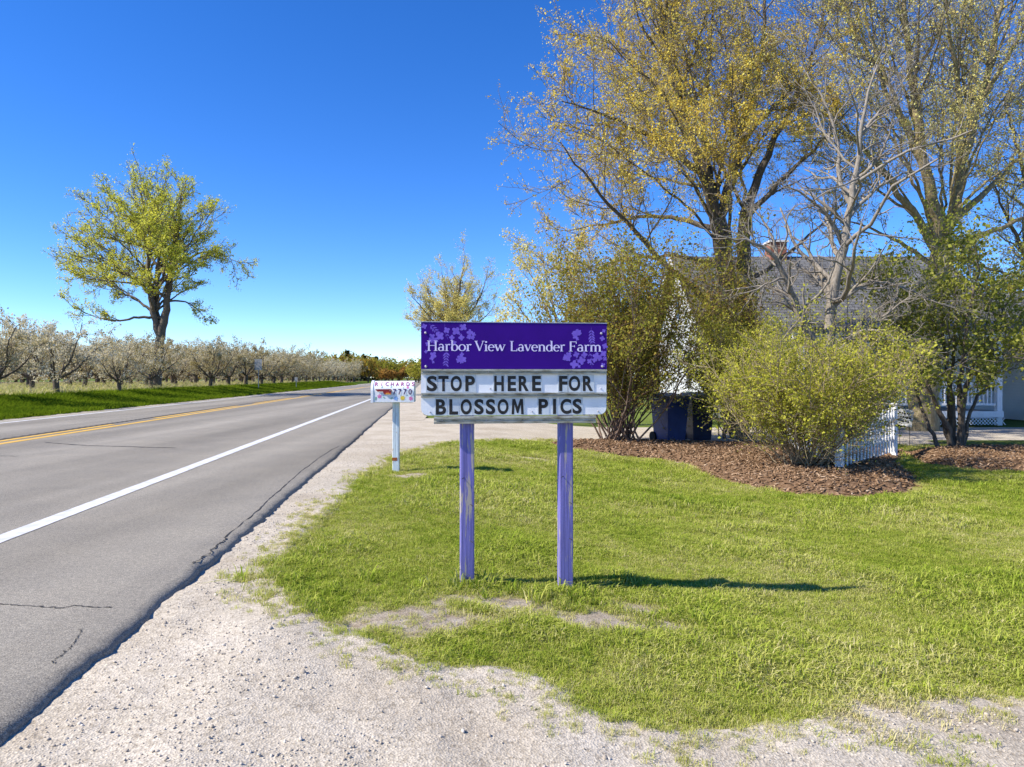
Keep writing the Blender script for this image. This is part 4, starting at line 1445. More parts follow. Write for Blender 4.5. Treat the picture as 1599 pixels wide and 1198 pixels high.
# porch
py0 = 22.8
px0, px1 = 9.2, 15.75
porch_floor = hb('porch_deck', M['deck'], house, (px0, px1, py0, hy0 - .01, .09, .18))
hb('porch_fascia', M['trim'], house, (px0, px1, py0 - .04, py0 - .001, -.02, .175))
slab('porch_roof', (px0 - .4, py0 - .4, 2.75), (hx1, py0 - .4, 2.75), (hx1, hy0 - .02, 3.42), (px0 - .4, hy0 - .02, 3.42), .1, M['roof'], house)
hb('porch_beam', M['trim'], house, (px0 - .2, hx1 - .2, py0 - .06, py0 + .1, 2.5, 2.72))
for xp in (px0 + .1, 11.4, 13.6, 15.65):
    hb('porch_post', M['trim'], house, (xp - .08, xp + .08, py0, py0 + .16, (-.28 if xp > 15 else .18), 2.5))
rl = hb('railing', M['trim'], house, (px0, px1 - .2, py0 + .03, py0 + .11, 1.02, 1.10), (px0, px1 - .2, py0 + .04, py0 + .10, .36, .43))
base_b = None
xb_ = px0 + .2
while xb_ < px1 - .25:
    if base_b is None:
        base_b = hb('baluster', M['trim'], rl, (px0 + .2, px0 + .235, py0 + .052, py0 + .088, .43, 1.02)); o = base_b
    else:
        o = base_b.copy(); COL.objects.link(o)
        o.location = (xb_ - px0 - .2, 0, 0)
    xb_ += .125
# lattice skirt
m = MB()
xx = px0
lat = []
for i in range(int((px1 - px0) / .11)):
    x0_ = px0 + i * .11 - hx0
    for sg in (1, -1):
        xa_, xb2 = (x0_, x0_ + .22) if sg > 0 else (x0_ + .22, x0_)
        yy_ = py0 - .02 - hy0 + (.006 if sg > 0 else -.006)
        m.add([(xa_, yy_, .02), (xa_ + .03, yy_, .02), (xb2 + .03, yy_, .25), (xb2, yy_, .25)], [(0, 1, 2, 3)])
tag(m.build('lattice', M['trim'], house), kind='stuff')
# steps and path bed in front of the porch are low plants
# ------------------------------------------------------------------ picket fence at the yellow bush
M['picket'] = pmat('picket_paint', (.78, .78, .77), (.66, .66, .65), 7, .6, .2, 40)


def picket_fence(a, b_, h, n, label, end_post, start_post=True):
    a = np.array(a); b_ = np.array(b_)
    L_ = np.linalg.norm(b_ - a)
    ang = math.atan2(b_[1] - a[1], b_[0] - a[0])
    f = thing('picket_fence', label, 'fence', (a[0], a[1], float(hgt(*a)) + .03), ang, None)
    MB().box(.05, L_ - .05, .02, .055, .28, .36).build('rail', M['picket'], f)
    MB().box(.05, L_ - .05, .02, .055, .70, .78).build('rail', M['picket'], f)
    pk = None
    for i in range(n):
        xc = (i + .5) * L_ / n
        if pk is None:
            m = MB()
            w, hh = .036, h
            m.add([(-w, -.02, .07), (w, -.02, .07), (w, -.02, hh - .06), (0, -.02, hh), (-w, -.02, hh - .06), (-w, .0, .07), (w, .0, .07), (w, .0, hh - .06), (0, .0, hh), (-w, .0, hh - .06)],
                  [(0, 1, 2, 3, 4), (9, 8, 7, 6, 5), (0, 5, 6, 1), (1, 6, 7, 2), (2, 7, 8, 3), (3, 8, 9, 4), (4, 9, 5, 0)])
            pk = m.build('picket', M['picket'], f); o = pk
        else:
            o = pk.copy(); COL.objects.link(o)
        o.location = (xc, 0, 0)
    for xp, fin in (((0, False),) if start_post else ()) + (((L_, True),) if end_post else ()):
        p = MB().box(xp - .055, xp + .055, -.035, .075, -.05, h + .06, .008).build('post', M['picket'], f)
        MB().box(xp - .07, xp + .07, -.05, .09, h + .06, h + .085).ball((xp, .02, h + .135), .055).build('finial', M['picket'], p)
    return f


cpt = G(1313, 741); rpt = G(1398, 712); lpt = G(1214, 698)
picket_fence(cpt[:2], rpt[:2], .92, 17, 'white picket fence run from the corner post to the ball-topped post by the tree', True)
d_ = np.array(lpt[:2]) - np.array(cpt[:2])
picket_fence(np.array(cpt[:2]) + d_ * .045, np.array(cpt[:2]) + d_ * .92, .92, 22, 'white picket fence run receding behind the yellow bush stems', False, False)

# ------------------------------------------------------------------ yard sign by the trunk
M['black_print'] = pmat('black_print', (.012, .012, .012), (.02, .02, .02), 5, .6)
yx, yy_, _ = W(1413, 652, 16.2)
ys = thing('yard_sign', 'small tilted white placard with dark lettering in front of the tan trunk', 'sign', (yx, yy_, float(hgt(yx, yy_))), R(-38))
zc = H + (HY - 652) / F * 16.2 - float(hgt(yx, yy_))
pb = MB().box(-.17, .17, -.008, .008, zc - .19, zc + .19).build('placard', M['trim'], ys)
pb.rotation_euler = (0, R(9), 0)
pb.location = (zc * math.sin(R(-9)), 0, zc * (1 - math.cos(R(9))))
for j in range(3):
    m = MB()
    r = random.Random(j)
    x_ = -.13
    while x_ < .11:
        w_ = r.uniform(.02, .05)
        m.box(x_, x_ + w_, -.0105, -.0085, zc + .075 - j * .09 + r.uniform(-.01, .01), zc + .115 - j * .09)
        x_ += w_ + r.uniform(.008, .02)
    m.build('lettering', M['black_print'], pb)
MB().cyl((-.1, .012, -.1), (-.1, .012, zc), .006, .006, 6).build('stake', M['crack'], ys)
MB().cyl((.1, .012, -.1), (.1, .012, zc), .006, .006, 6).build('stake', M['crack'], ys)

# ------------------------------------------------------------------ wheeled carts
M['cart_blue'] = pmat('cart_blue', (.022, .055, .20), (.017, .042, .16), 5, .45, .05, 200, spec=.4)
M['cart_dark'] = pmat('cart_dark', (.012, .02, .055), (.018, .028, .07), 5, .45, .05, 200, spec=.4)
M['cart_lid'] = pmat('cart_lid', (.10, .125, .16), (.13, .155, .19), 5, .5)
M['rubber'] = pmat('rubber', (.015, .015, .015), (.025, .025, .025), 9, .8)


def cart(px, py, label, mat, rz, w=.62):
    x, y, z = G(px, py)
    c = thing('wheeled_cart', label, 'cart', (x, y, z + .01), rz)
    b = MB()
    z0, z1 = .12, 1.02
    def ring(zz, s): return [(-w / 2 * s, -.34 * s, zz), (w / 2 * s, -.34 * s, zz), (w / 2 * s, .34 * s, zz), (-w / 2 * s, .34 * s, zz)]
    v = ring(.02, .78) + ring(.14, .82) + ring(z1 - .12, .97) + ring(z1 - .1, 1.02) + ring(z1, 1.02)
    f = [(3, 2, 1, 0), (16, 17, 18, 19)]
    for k in range(4):
        for i in range(4):
            j = (i + 1) % 4
            f.append((k * 4 + i, k * 4 + j, k * 4 + 4 + j, k * 4 + 4 + i))
    b.add(v, f)
    b.build('body', mat, c)
    l = MB()
    l.add([(-w / 2 - .03, -.39, z1), (w / 2 + .03, -.39, z1), (w / 2 + .03, .37, z1 + .05), (-w / 2 - .03, .37, z1 + .05),
           (-w / 2, -.36, z1 + .07), (w / 2, -.36, z1 + .07), (w / 2, .34, z1 + .14), (-w / 2, .34, z1 + .14)],
          [(3, 2, 1, 0), (4, 5, 6, 7), (0, 1, 5, 4), (1, 2, 6, 5), (2, 3, 7, 6), (3, 0, 4, 7)])
    lid = l.build('lid', M['cart_lid'], c)
    MB().cyl((-w / 2 + .06, .42, z1 + .02), (w / 2 - .06, .42, z1 + .02), .018, .018).build('handle', mat, c)
    for sx in (-1, 1):
        MB().cyl((sx * (w / 2 - .10), .30, .11), (sx * (w / 2 - .02), .30, .11), .12, .12, 14).build('wheel', M['rubber'], c)
    return c


cart(1046, 690, 'blue wheeled refuse cart with grey lid, left of the pair behind the bush', M['cart_blue'], R(24))
cart(1090, 688, 'dark navy wheeled refuse cart, right of the pair behind the bush', M['cart_dark'], R(8), .56)

# ------------------------------------------------------------------ road sign backs beyond the road
M['galv'] = pmat('galvanised_steel', (.30, .31, .32), (.40, .41, .42), 9, .5, metal=.6)
M['sign_back'] = pmat('sign_back', (.36, .38, .38), (.44, .45, .46), 5, .5, metal=.3)


def road_sign(px, py_base, py_top, D, w, h, label):
    x = (px - 800) / F * D
    g = H + (HY - py_base) / F * D
    s = thing('road_sign', label, 'sign', (x, D, g), R(4))
    zt = (py_base - py_top) / F * D
    MB().box(-.03, .03, -.03, .03, -.1, zt).build('post', M['galv'], s)
    MB().box(-w / 2, w / 2, -.05, -.032, zt - h, zt + .05).build('panel', M['sign_back'], s)


road_sign(404, 610, 562, 62, .62, .9, 'grey back of a road sign on a post among the orchard trees')
road_sign(463, 607, 590, 75, .3, .4, 'small marker post beyond the road, right of the taller road sign')

# ------------------------------------------------------------------ mailbox
M['mb_white'] = pmat('mailbox_paint', (.80, .80, .82), (.68, .72, .78), 9, .5)
M['mb_post'] = paint_wood('mailbox_post_paint', (.62, .70, .74), (.42, .36, .27), .60, (20, 20, 6))
M['rust'] = pmat('rust', (.40, .12, .03), (.22, .07, .03), 30, .8)
M['purple_ink'] = pmat('purple_ink', (.20, .03, .16), (.34, .08, .20), 40, .6)
M['navy_ink'] = pmat('navy_ink', (.05, .02, .10), (.09, .04, .14), 40, .6)
M['pink_ink'] = pmat('pink_ink', (.62, .13, .36), (.72, .28, .48), 40, .6)
M['yellow_ink'] = pmat('yellow_ink', (.75, .50, .03), (.80, .62, .10), 40, .6)
M['blue_ink'] = pmat('blue_ink', (.18, .34, .72), (.34, .50, .80), 40, .6)
M['green_ink'] = pmat('green_ink', (.14, .36, .27), (.28, .48, .36), 40, .6)


def flag_mat():
    m, t, p = new_mat('flame_flag')
    v = coords(t)
    sx = nd(t, 'ShaderNodeSeparateXYZ'); t.links.new(v, sx.inputs[0])
    ad = nd(t, 'ShaderNodeMath', operation='ADD')
    t.links.new(noise(t, coords(t, (30, 30, 12)), 1.0, 3), ad.inputs[0]); 
    mp = nd(t, 'ShaderNodeMapRange'); mp.inputs[1].default_value = -.07; mp.inputs[2].default_value = .03; mp.inputs[3].default_value = .25; mp.inputs[4].default_value = -.25
    t.links.new(sx.outputs[2], mp.inputs[0]); t.links.new(mp.outputs[0], ad.inputs[1])
    t.links.new(ramp(t, ad.outputs[0], [(.45, (.22, .01, .012)), (.56, (.50, .05, .015)), (.66, (.75, .35, .03)), (.8, (.80, .66, .20))]), p.inputs['Base Color'])
    p.inputs['Roughness'].default_value = .45
    return m


M['flag'] = flag_mat()
MD = 9.7
mbx = (619 - 800) / F * MD
mail = thing('mailbox', 'white mailbox painted with flowers on a pale blue wooden post beside the road', 'mailbox', (mbx, MD, 0.0), R(3))
PXM = F / MD
mz = lambda Y: H + (HY - Y) / PXM
mxl = lambda X: (X - 619) / PXM
post = MB().box(-.045, .045, -.045, .045, -.1, mz(628), .006).build('post', M['mb_post'], mail)
MB().box(-.047, .020, -.0475, -.046, mz(719), mz(714)).build('rust_patch', M['rust'], post)
bw = .15
z0m, z1m = mz(627.5), mz(595)
zs = z0m + (z1m - z0m) * .5


def half_depth(z):
    if z <= zs: return bw
    q = (z - zs) / (z1m - zs)
    return bw * math.sqrt(max(0.0, 1 - q * q * .985))


prof = [(-bw, z0m)] + [(-half_depth(zs + (z1m - zs) * i / 9), zs + (z1m - zs) * i / 9) for i in range(10)]
prof += [(-y_, z_) for y_, z_ in reversed(prof)]


def extr(x0, x1, prof, cap=True):
    v = [(x0, y_, z_) for y_, z_ in prof] + [(x1, y_, z_) for y_, z_ in prof]
    n = len(prof)
    f = [(i, (i + 1) % n, n + (i + 1) % n, n + i) for i in range(n)]
    f = [tuple(reversed(q)) for q in f]
    if cap: f += [tuple(range(n)), tuple(range(2 * n - 1, n - 1, -1))]
    return v, f


xm0, xm1 = mxl(584.5), mxl(648)
v, f = extr(xm0, xm1, prof)
box_ = MB().add(v, f).build('box', M['mb_white'], mail)
cz = (z0m + z1m) / 2
big = [(y_ * 1.05, cz + (z_ - cz) * 1.05) for y_, z_ in prof]
v, f = extr(xm0 - .02, xm0 + .012, big)
door = MB().add(v, f).build('door', M['mb_white'], mail)
MB().box(xm0 - .045, xm0 - .02, -.02, .02, z1m - .06, z1m - .03).build('handle', M['galv'], door)
MB().box(xm0 + .03, xm1 - .03, -.09, .09, mz(628) - .004, z0m - .001).build('mount', M['mb_post'], mail)
# flag
fl = MB()
yf = -bw - .012
pts = [(589, 607.6), (613.5, 607.4), (614.5, 609), (613, 616), (611, 615.5), (603, 615.5), (601, 611.2), (593, 611.2)]
a_ = [(mxl(X_), yf, mz(Y_)) for X_, Y_ in pts]
zoff = mz(611)
b2 = [(q[0], yf - .006, q[2]) for q in a_]
n = len(pts)
fl.add(a_ + b2, [tuple(range(n)), tuple(range(2 * n - 1, n - 1, -1))] + [(i, n + i, n + (i + 1) % n, (i + 1) % n) for i in range(n)])
flo = fl.build('flag', M['flag'], mail)
flo.data.transform(Matrix.Translation((0, 0, -zoff))); flo.location = (0, 0, zoff)
MB().cyl((mxl(612), -bw, mz(609.5) - zoff), (mxl(612), yf - .012, mz(609.5) - zoff), .008, .008, 8).build('pivot', M['galv'], flo)


def text_mesh(body, size, bold=0.0, ext=0.0):
    cu = bpy.data.curves.new('t', 'FONT')
    cu.body = body; cu.size = size; cu.offset = bold; cu.extrude = ext
    cu.align_x = 'CENTER'; cu.resolution_u = 5
    o = bpy.data.objects.new('t', cu); COL.objects.link(o)
    bpy.context.view_layer.update()
    dg = bpy.context.evaluated_depsgraph_get()
    me = bpy.data.meshes.new_from_object(o.evaluated_get(dg))
    bpy.data.objects.remove(o); bpy.data.curves.remove(cu)
    return me


def letter_m(x0, x1, z0, z1, y, mat, name, parent):
    o = [(0, 0), (.06, 1), (.30, 1), (.50, .50), (.70, 1), (.94, 1), (1, 0), (.79, 0), (.76, .62), (.56, .08), (.44, .08), (.24, .62), (.21, 0)]
    v = [(x0 + a * (x1 - x0), y, z0 + b * (z1 - z0)) for a, b in o]
    f = [(0, 12, 11, 1), (1, 11, 2), (11, 10, 3, 2), (10, 9, 3), (9, 8, 4, 3), (8, 5, 4), (8, 7, 6, 5)]
    return MB().add(v, f).build(name, mat, parent)


def fit_glyph(ch, x0, x1, z0, z1, y, mat, name, parent, bold=0.0, ext=.0006, stencil=False, conform=None):
    me = text_mesh(ch, 1.0, bold, 0)
    co = np.empty(len(me.vertices) * 3, np.float32); me.vertices.foreach_get('co', co); co = co.reshape(-1, 3)
    lo = co.min(0); hi = co.max(0)
    X_ = x0 + (co[:, 0] - lo[0]) / (hi[0] - lo[0] + 1e-9) * (x1 - x0)
    Z_ = z0 + (co[:, 1] - lo[1]) / (hi[1] - lo[1] + 1e-9) * (z1 - z0)
    Y_ = np.full(len(co), y) if conform is None else np.array([conform(q) for q in Z_])
    me.vertices.foreach_set('co', np.stack([X_, Y_, Z_], 1).astype(np.float32).ravel())
    me.materials.clear(); me.materials.append(mat)
    me.update()
    return obj(name, me, parent)


cfm = lambda z: -half_depth(z) - .007
# stencilled name, each letter in two halves
nm = 'RICHARDS'
for i, chr_ in enumerate(nm):
    xc = 588.6 + i * 8.0
    w0, w1 = (1.2, 2.4) if chr_ == 'I' else (-.6, 4.4)
    fit_glyph(chr_, mxl(xc + w0), mxl(xc + w1), mz(602.4), mz(596.8), 0, M['purple_ink'], 'letter', box_, .02, conform=cfm)
for i, chr_ in enumerate('7770'):
    xc = 616.2 + i * 7.9
    fit_glyph(chr_, mxl(xc), mxl(xc + 5.2), mz(616), mz(607.2), 0, M['navy_ink'], 'digit', box_, .02, conform=cfm)


def flower(X_, Y_, rpx, mat, petals, parent, to_local, y, centre=None, rot=0.0, sq=1.0, conform=None, nm='flower'):
    m = MB()
    cx, cz_ = to_local(X_, Y_)
    rr = rpx
    P = []
    N = petals * 6
    for i in range(N):
        a = 2 * math.pi * i / N + rot
        q = rr * (.55 + .45 * abs(math.cos((a - rot) * petals / 2)))
        P.append((cx + q * math.cos(a), cz_ + q * math.sin(a) * sq))
    yy = (lambda z: y) if conform is None else conform
    v = [(cx, yy(cz_), cz_)] + [(p[0], yy(p[1]), p[1]) for p in P]
    m.add(v, [(0, 1 + (i + 1) % N, 1 + i) for i in range(N)])
    return m.build(nm, mat, parent)


ml_ = lambda X_, Y_: (mxl(X_), mz(Y_))
cf2 = lambda z: -half_depth(z) - .0018
for (X_, Y_, rp_, mt, pt) in ((595.6, 618.5, .030, 'pink_ink', 5), (630.8, 621.2, .036, 'yellow_ink', 8), (643.4, 622, .030, 'pink_ink', 6), (620.6, 622, .030, 'blue_ink', 4),
                              (638.6, 605, .018, 'pink_ink', 5)):
    flower(X_, Y_, rp_, M[mt], pt, box_, ml_, 0, conform=cf2, rot=.4)
for (X_, Y_, rp_, rt_) in ((590, 622, .026, 1.3), (602.5, 620.5, .02, -.6), (614, 621.5, .02, .5), (599.3, 604.6, .014, .8), (613.5, 604.2, .014, .5), (638, 617, .012, .9), (632, 605.5, .012, .3)):
    m = MB()
    cx, cz_ = ml_(X_, Y_)
    P = [(math.cos(t_) * rp_, math.sin(t_) * rp_ * .45) for t_ in np.linspace(0, 6.283, 9)[:-1]]
    P = [(cx + a * math.cos(rt_) - b_ * math.sin(rt_), cz_ + a * math.sin(rt_) + b_ * math.cos(rt_)) for a, b_ in P]
    m.add([(a, cf2(b_), b_) for a, b_ in P], [tuple(range(7, -1, -1))])
    m.build('painted_leaf', M['green_ink'], box_)

# ------------------------------------------------------------------ the farm sign
SD = 4.5
SPX = F / SD
sa = R(6.5)
sign = thing('farm_sign', 'purple roadside farm sign with letter board standing on two purple posts', 'sign', ((802 - 800) / SPX, SD, 0.0), sa)
ca = math.cos(sa)


def sx_(X_):
    q = (X_ - 800) / F
    return (q * SD - 2 / SPX) / (ca - q * math.sin(sa))


sz_ = lambda Y_: H + (HY - Y_) / SPX
M['purple'] = pmat('purple_enamel', (.040, .002, .215), (.034, .0015, .185), 4, .5, .02, 30, spec=.15)
M['lilac_print'] = pmat('lilac_print', (.20, .115, .60), (.16, .085, .50), 30, .4)
M['pale_print'] = pmat('pale_lavender_print', (.74, .66, .90), (.66, .58, .84), 30, .4)
M['board'] = pmat('letter_board', (.84, .85, .86), (.74, .76, .78), 7, .55)
M['tile'] = pmat('letter_tile', (.58, .63, .66), (.47, .52, .56), 9, .35, spec=.5)
M['letter'] = pmat('black_letter', (.012, .011, .011), (.03, .026, .022), 25, .45)
M['alu'] = None
m, t, p = new_mat('weathered_aluminium')
v = coords(t, (3, 3, 16))
t.links.new(ramp(t, noise(t, v, 4, 7, .7), [(.34, (.16, .13, .07)), (.46, (.36, .34, .27)), (.62, (.52, .51, .45))]), p.inputs['Base Color'])
p.inputs['Roughness'].default_value = .5
p.inputs['Metallic'].default_value = .25
M['alu'] = m
M['screw'] = pmat('screw_head', (.62, .58, .62), (.45, .42, .45), 40, .35, metal=.6)
M['post_purple'] = paint_wood('purple_post_paint', (.165, .150, .42), (.38, .33, .29), .55)

YF = 0.0            # front plane of the backing board
for X_, Yb in ((730.5, 908), (886, 918)):
    xc = sx_(X_)
    zg = float(hgt(xc, SD)) - .12
    b_ = MB().box(xc - .0445, xc + .0445, YF + .022, YF + .111, zg, sz_(530), .006).build('post', M['post_purple'], sign)
    for k_, (zn, s_) in enumerate(((.45, 1), (.62, -1), (.22, 1))):
        MB().cyl((xc + .02 * s_, YF + .024, zn), (xc + .034 * s_, YF + .008, zn - .008), .0022, .0022, 5).build('nail', M['crack'], b_)
xl, xr = sx_(658), sx_(947)
zt, zp, zbd = sz_(504.5), sz_(576.5), sz_(648)
# purple panel
pan = MB().box(xl, xr, YF - .016, YF + .004, zp, zt).build('name_panel', M['purple'], sign)
MB().box(xl - .002, xr + .002, YF - .019, YF + .006, zt, zt + .004).build('edge_strip', M['screw'], pan)
YP = YF - .016
# letter board with its rounded lower corners
rc = .045
P = [(xl, zp), (xr, zp)]
for i in range(7):
    a = -i * math.pi / 12
    P.append((xr - rc + rc * math.cos(a), zbd + rc + rc * math.sin(a)))
for i in range(7):
    a = -math.pi / 2 - i * math.pi / 12
    P.append((xl + rc + rc * math.cos(a), zbd + rc + rc * math.sin(a)))
n = len(P)
bd = MB().add([(a, YF - .006, b_) for a, b_ in P] + [(a, YF + .016, b_) for a, b_ in P],
              [tuple(range(n - 1, -1, -1)), tuple(range(n, 2 * n))] + [(i, (i + 1) % n, n + (i + 1) % n, n + i) for i in range(n)])
board = bd.build('letter_board', M['board'], sign)


def rail(x0, x1, y0, y1, nscrew, seed):
    z1, z0 = sz_(y0), sz_(y1)
    hgt_ = z1 - z0
    m = MB()
    # a ledge that stands forward at mid height, with a lip
    pr = [(YF - .0065, z0), (YF - .020, z0), (YF - .022, z0 + hgt_ * .3), (YF - .012, z0 + hgt_ * .36), (YF - .012, z0 + hgt_ * .62), (YF - .025, z0 + hgt_ * .68), (YF - .025, z1), (YF - .0065, z1)]
    k = len(pr)
    vv = [(x0, a, b_) for a, b_ in pr] + [(x1, a, b_) for a, b_ in pr]
    ff = [tuple(reversed((i, (i + 1) % k, k + (i + 1) % k, k + i))) for i in range(k)] + [tuple(range(k)), tuple(range(2 * k - 1, k - 1, -1))]
    m.add(vv, ff)
    o = m.build('rail', M['alu'], board)
    r = random.Random(seed)
    for i in range(nscrew):
        xs = x0 + (i + .5 + r.uniform(-.2, .2)) * (x1 - x0) / nscrew
        zz = z0 + hgt_ * r.uniform(.42, .55)
        MB().ball((xs, YF - .013, zz), .0042, 6, 4).build('screw', M['screw'], board)
    return o


rail(xl, xr, 576.8, 584.5, 7, 1)
rail(xl, xr, 613.2, 620.3, 9, 2)
rail(sx_(678), sx_(930), 649.5, 661, 8, 3)
zx = lambda X_: sx_(640 + X_ / 5.0)


def tiles(row, top, bot, ltop, lbot):
    for ch_, a, b_ in row:
        x0, x1 = zx(a - 8), zx(b_ + 8)
        tl_ = MB().box(x0, x1, YF - .0095, YF - .0068, sz_(bot), sz_(top)).build('letter_tile', M['tile'], board)
        if ch_ == 'M':
            letter_m(zx(a), zx(b_), sz_(lbot), sz_(ltop), YF - .0102, M['letter'], 'letter', tl_)
        else:
            fit_glyph(ch_, zx(a), zx(b_), sz_(lbot), sz_(ltop), YF - .0102, M['letter'], 'letter', tl_, .035)


tiles([('S', 135, 215), ('T', 225, 305), ('O', 320, 408), ('P', 435, 510), ('H', 660, 735), ('E', 765, 830), ('R', 850, 930), ('E', 955, 1025), ('F', 1165, 1230), ('O', 1240, 1330), ('R', 1350, 1430)],
      585.2, 612.6, 587, 611)
tiles([('B', 205, 285), ('L', 310, 378), ('O', 398, 485), ('S', 505, 578), ('S', 595, 668), ('O', 685, 772), ('M', 795, 890), ('P', 1005, 1080), ('I', 1118, 1142), ('C', 1175, 1260), ('S', 1270, 1342)],
      621, 648.2, 623, 647)
for X_, Y_ in ((665, 521), (665.5, 572.5), (938.5, 520), (940, 572)):
    MB().ball((sx_(X_), YP - .001, sz_(Y_)), .0085, 8, 6).build('screw', M['screw'], pan)
for X_, Y_ in ((672, 643), (766, 607), (831, 643), (938, 607), (934, 643)):
    MB().ball((sx_(X_), YF - .006, sz_(Y_)), .0055, 6, 4).build('screw', M['screw'], board)


# serif lettering drawn with strokes
def stroke(pts, w):
    p = np.asarray(pts, float)
    t = np.gradient(p, axis=0); t /= np.linalg.norm(t, axis=1)[:, None] + 1e-9
    nn = np.stack([-t[:, 1], t[:, 0]], 1)
    w = np.broadcast_to(np.asarray(w, float), (len(p),))[:, None] / 2
    a = p + nn * w; b = p - nn * w
    k = len(p)
    return np.concatenate([a, b]), [(i, i + k, i + k + 1, i + 1) for i in range(k - 1)]


def arc(cx, cy, rx, ry, a0, a1, k=14):
    t = np.radians(np.linspace(a0, a1, k))
    return np.stack([cx + rx * np.cos(t), cy + ry * np.sin(t)], 1)


TK, TN = .135, .06
def sf(x, y, w=.2): return ([(x - w / 2, y), (x + w / 2, y)], .05)
def oval(cx, cy, rx, ry, a0=0, a1=360):
    p = arc(cx, cy, rx, ry, a0, a1, 22)
    th = np.radians(np.linspace(a0, a1, 22))
    return (p, TN + (TK - TN) * np.abs(np.cos(th)) ** 1.5)


GL = {
    'H': (.86, [([(.15, 0), (.15, 1)], TK), ([(.68, 0), (.68, 1)], TK), ([(.15, .52), (.68, .52)], TN), sf(.15, .02, .28), sf(.15, .98, .28), sf(.68, .02, .28), sf(.68, .98, .28)]),
    'a': (.54, [([(.40, .02), (.40, .46)], TK), (np.r_[arc(.24, .46, .16, .19, 0, 150, 10)], .085), oval(.23, .19, .17, .18), ([(.40, .06), (.50, .03)], .07)]),
    'r': (.44, [([(.14, 0), (.14, .64)], TK), (arc(.30, .40, .15, .24, 160, 50, 8), [.06, .06, .07, .08, .09, .11, .13, .13]), sf(.14, .02, .26), sf(.08, .63, .14)]),
    'b': (.62, [([(.13, .02), (.13, 1.04)], TK), oval(.32, .32, .22, .31), sf(.07, 1.03, .14)]),
    'o': (.60, [oval(.29, .32, .24, .31)]),
    'V': (.78, [([(.08, .98), (.40, .02)], TK), ([(.40, .02), (.68, .98)], TN), sf(.10, .98, .26), sf(.68, .98, .24)]),
    'i': (.30, [([(.14, 0), (.14, .64)], TK), sf(.14, .02, .26), sf(.08, .63, .14), ([(.14, .82), (.14, .97)], .15)]),
    'e': (.54, [oval(.27, .32, .22, .31, 0, 318), ([(.06, .36), (.49, .36)], .055)]),
    'w': (.90, [([(.06, .64), (.26, .02)], TK), ([(.26, .02), (.45, .62)], TN), ([(.43, .64), (.62, .02)], TK), ([(.62, .02), (.82, .64)], TN), sf(.08, .63, .22), sf(.80, .63, .2)]),
    'L': (.66, [([(.15, 0), (.15, 1)], TK), ([(.08, .03), (.58, .03)], TN), ([(.57, .0), (.59, .24)], .06), sf(.15, .98, .30)]),
    'v': (.58, [([(.07, .64), (.29, .02)], TK), ([(.29, .02), (.50, .64)], TN), sf(.09, .63, .22), sf(.50, .63, .2)]),
    'n': (.66, [([(.14, 0), (.14, .64)], TK), (arc(.33, .42, .18, .21, 170, 0, 12), np.linspace(.06, TK, 12)), ([(.51, .44), (.51, 0)], TK), sf(.14, .02, .24), sf(.51, .02, .24), sf(.08, .63, .14)]),
    'd': (.62, [([(.47, .02), (.47, 1.04)], TK), oval(.28, .32, .22, .31), sf(.41, 1.03, .14), ([(.47, .04), (.57, .03)], .06)]),
    'F': (.66, [([(.15, 0), (.15, 1)], TK), ([(.08, .97), (.58, .97)], TN), ([(.57, 1.0), (.59, .77)], .06), ([(.15, .52), (.45, .52)], TN), ([(.45, .42), (.45, .62)], .05), sf(.15, .02, .30)]),
    'm': (.98, [([(.14, 0), (.14, .64)], TK), (arc(.31, .42, .16, .21, 170, 0, 12), np.linspace(.06, TK, 12)), ([(.47, .44), (.47, 0)], TK), (arc(.64, .42, .16, .21, 170, 0, 12), np.linspace(.06, TK, 12)),
                ([(.80, .44), (.80, 0)], TK), sf(.14, .02, .22), sf(.47, .02, .22), sf(.80, .02, .22), sf(.08, .63, .14)]),
}


def serif_word(word, X0, X1, Ybase, Ycap):
    total = sum(GL[c][0] for c in word) - .1
    x0, x1 = sx_(X0), sx_(X1)
    zb_, zc_ = sz_(Ybase), sz_(Ycap)
    k = (x1 - x0) / total
    hz = zc_ - zb_
    cx = -.04
    for c in word:
        m = MB()
        for j, (pts, w) in enumerate(GL[c][1]):
            v, f = stroke(pts, w)
            m.add([(x0 + (cx + q[0]) * k, YP - .0016 - j * .00012, zb_ + q[1] * hz) for q in v], f)
        m.build('letter', M['pale_print'], pan)
        cx += GL[c][0]


zX = lambda v: 640 + v / 5.0
serif_word('Harbor', zX(140), zX(478), 548.6, 533)
serif_word('View', zX(512), zX(742), 548.6, 533)
serif_word('Lavender', zX(785), zX(1205), 548.6, 533)
serif_word('Farm', zX(1243), zX(1492), 548.6, 533)

# printed sprays: florets and leaf sprigs
sl_ = lambda X_, Y_: (sx_(X_), sz_(Y_))
rf = random.Random(3)
yk = [YP - .0006]


def floret(Xz, Yz, rz_):
    yk[0] -= .000012
    flower(640 + Xz / 5, 490 + Yz / 5, rz_ / 5 / SPX, M['lilac_print'], 4, pan, sl_, yk[0], rot=rf.random() * 1.5, nm='printed_floret')


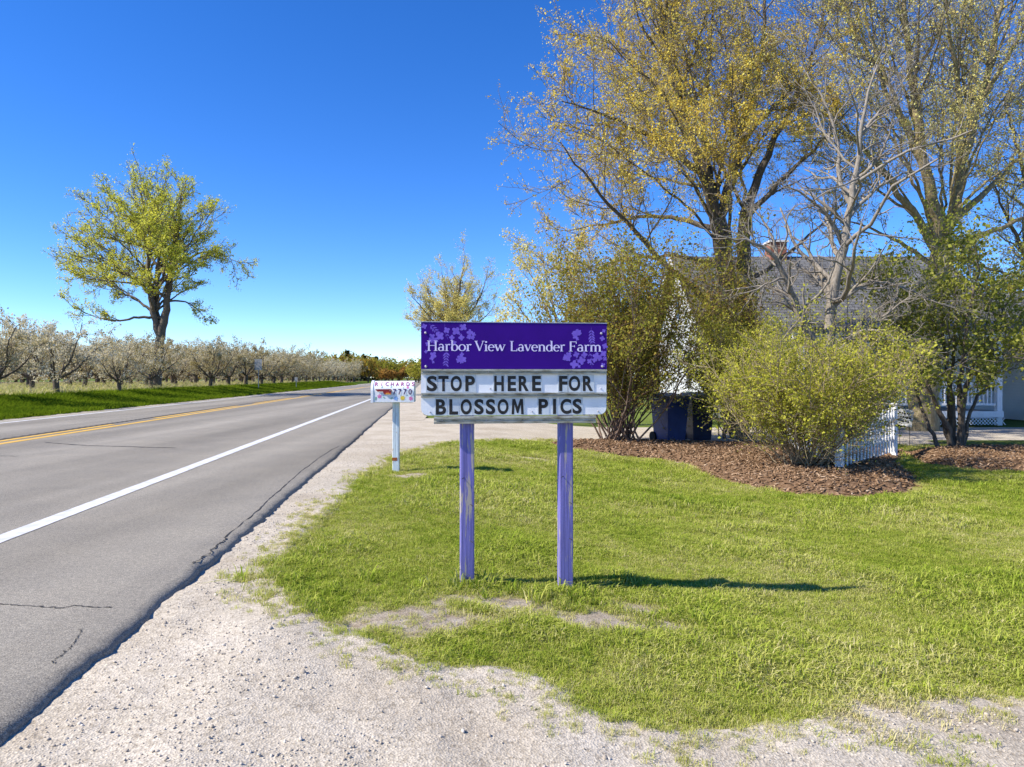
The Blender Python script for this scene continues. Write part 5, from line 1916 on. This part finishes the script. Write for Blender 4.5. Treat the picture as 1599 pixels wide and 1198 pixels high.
def sprig(pts, leaf_len, nleaf):
    m = MB()
    P = [sl_(640 + a / 5, 490 + b_ / 5) for a, b_ in pts]
    v, f = stroke(resample([(a, b_, 0) for a, b_ in P], 12)[:, :2], .0012)
    m.add([(q[0], YP - .0004, q[1]) for q in v], f)
    R_ = resample([(a, b_, 0) for a, b_ in P], nleaf + 2)
    for i in range(1, nleaf + 1):
        d = R_[i + 1] - R_[i - 1]; a0 = math.atan2(d[1], d[0])
        for sg in (1, -1):
            a = a0 + sg * .75
            l = leaf_len / 5 / SPX * rf.uniform(.8, 1.15)
            c, s = math.cos(a), math.sin(a)
            q = [(0, 0), (.35, .17), (.7, .13), (1, 0), (.7, -.13), (.35, -.17)]
            m.add([(R_[i][0] + l * (u_ * c - w_ * s), YP - .00055 - i * .00001, R_[i][1] + l * (u_ * s + w_ * c)) for u_, w_ in q], [tuple(range(5, -1, -1))])
    m.build('printed_sprig', M['lilac_print'], pan)


for q in ((115, 105, 22), (238, 180, 34), (290, 135, 26), (362, 140, 34), (418, 110, 30), (404, 190, 24), (470, 150, 26), (500, 165, 18), (462, 185, 20), (492, 190, 18), (330, 190, 22), (175, 185, 26), (200, 215, 24),
          (165, 215, 20), (185, 325, 28), (175, 350, 20), (185, 380, 12), (400, 345, 30), (422, 360, 24), (382, 365, 22), (405, 375, 18), (408, 320, 18), (140, 240, 18), (450, 285, 16), (350, 230, 18), (128, 300, 14),
          (1300, 150, 34), (1290, 175, 24), (1320, 145, 22), (1278, 155, 18), (1305, 195, 16), (1500, 190, 22), (1512, 130, 16), (1520, 250, 24), (1508, 310, 28), (1455, 330, 32), (1480, 345, 24), (1360, 320, 26), (1338, 365, 34), (1298, 318, 26),
          (1280, 395, 34), (1320, 410, 14), (1240, 320, 26), (1215, 335, 22), (1235, 352, 22), (1205, 350, 16), (1505, 400, 20), (1400, 370, 22), (1520, 350, 18), (1440, 360, 22)):
    floret(*q)
sprig([(150, 85), (190, 115), (225, 165)], 30, 4)
sprig([(275, 85), (275, 150), (300, 205)], 22, 2)
sprig([(388, 85), (385, 150), (400, 195)], 20, 2)
sprig([(285, 285), (290, 340), (280, 410)], 34, 5)
sprig([(1415, 105), (1412, 160), (1425, 230)], 36, 5)
sprig([(1390, 280), (1420, 340), (1420, 420)], 26, 3)
sprig([(1290, 320), (1310, 370), (1315, 420)], 18, 2)
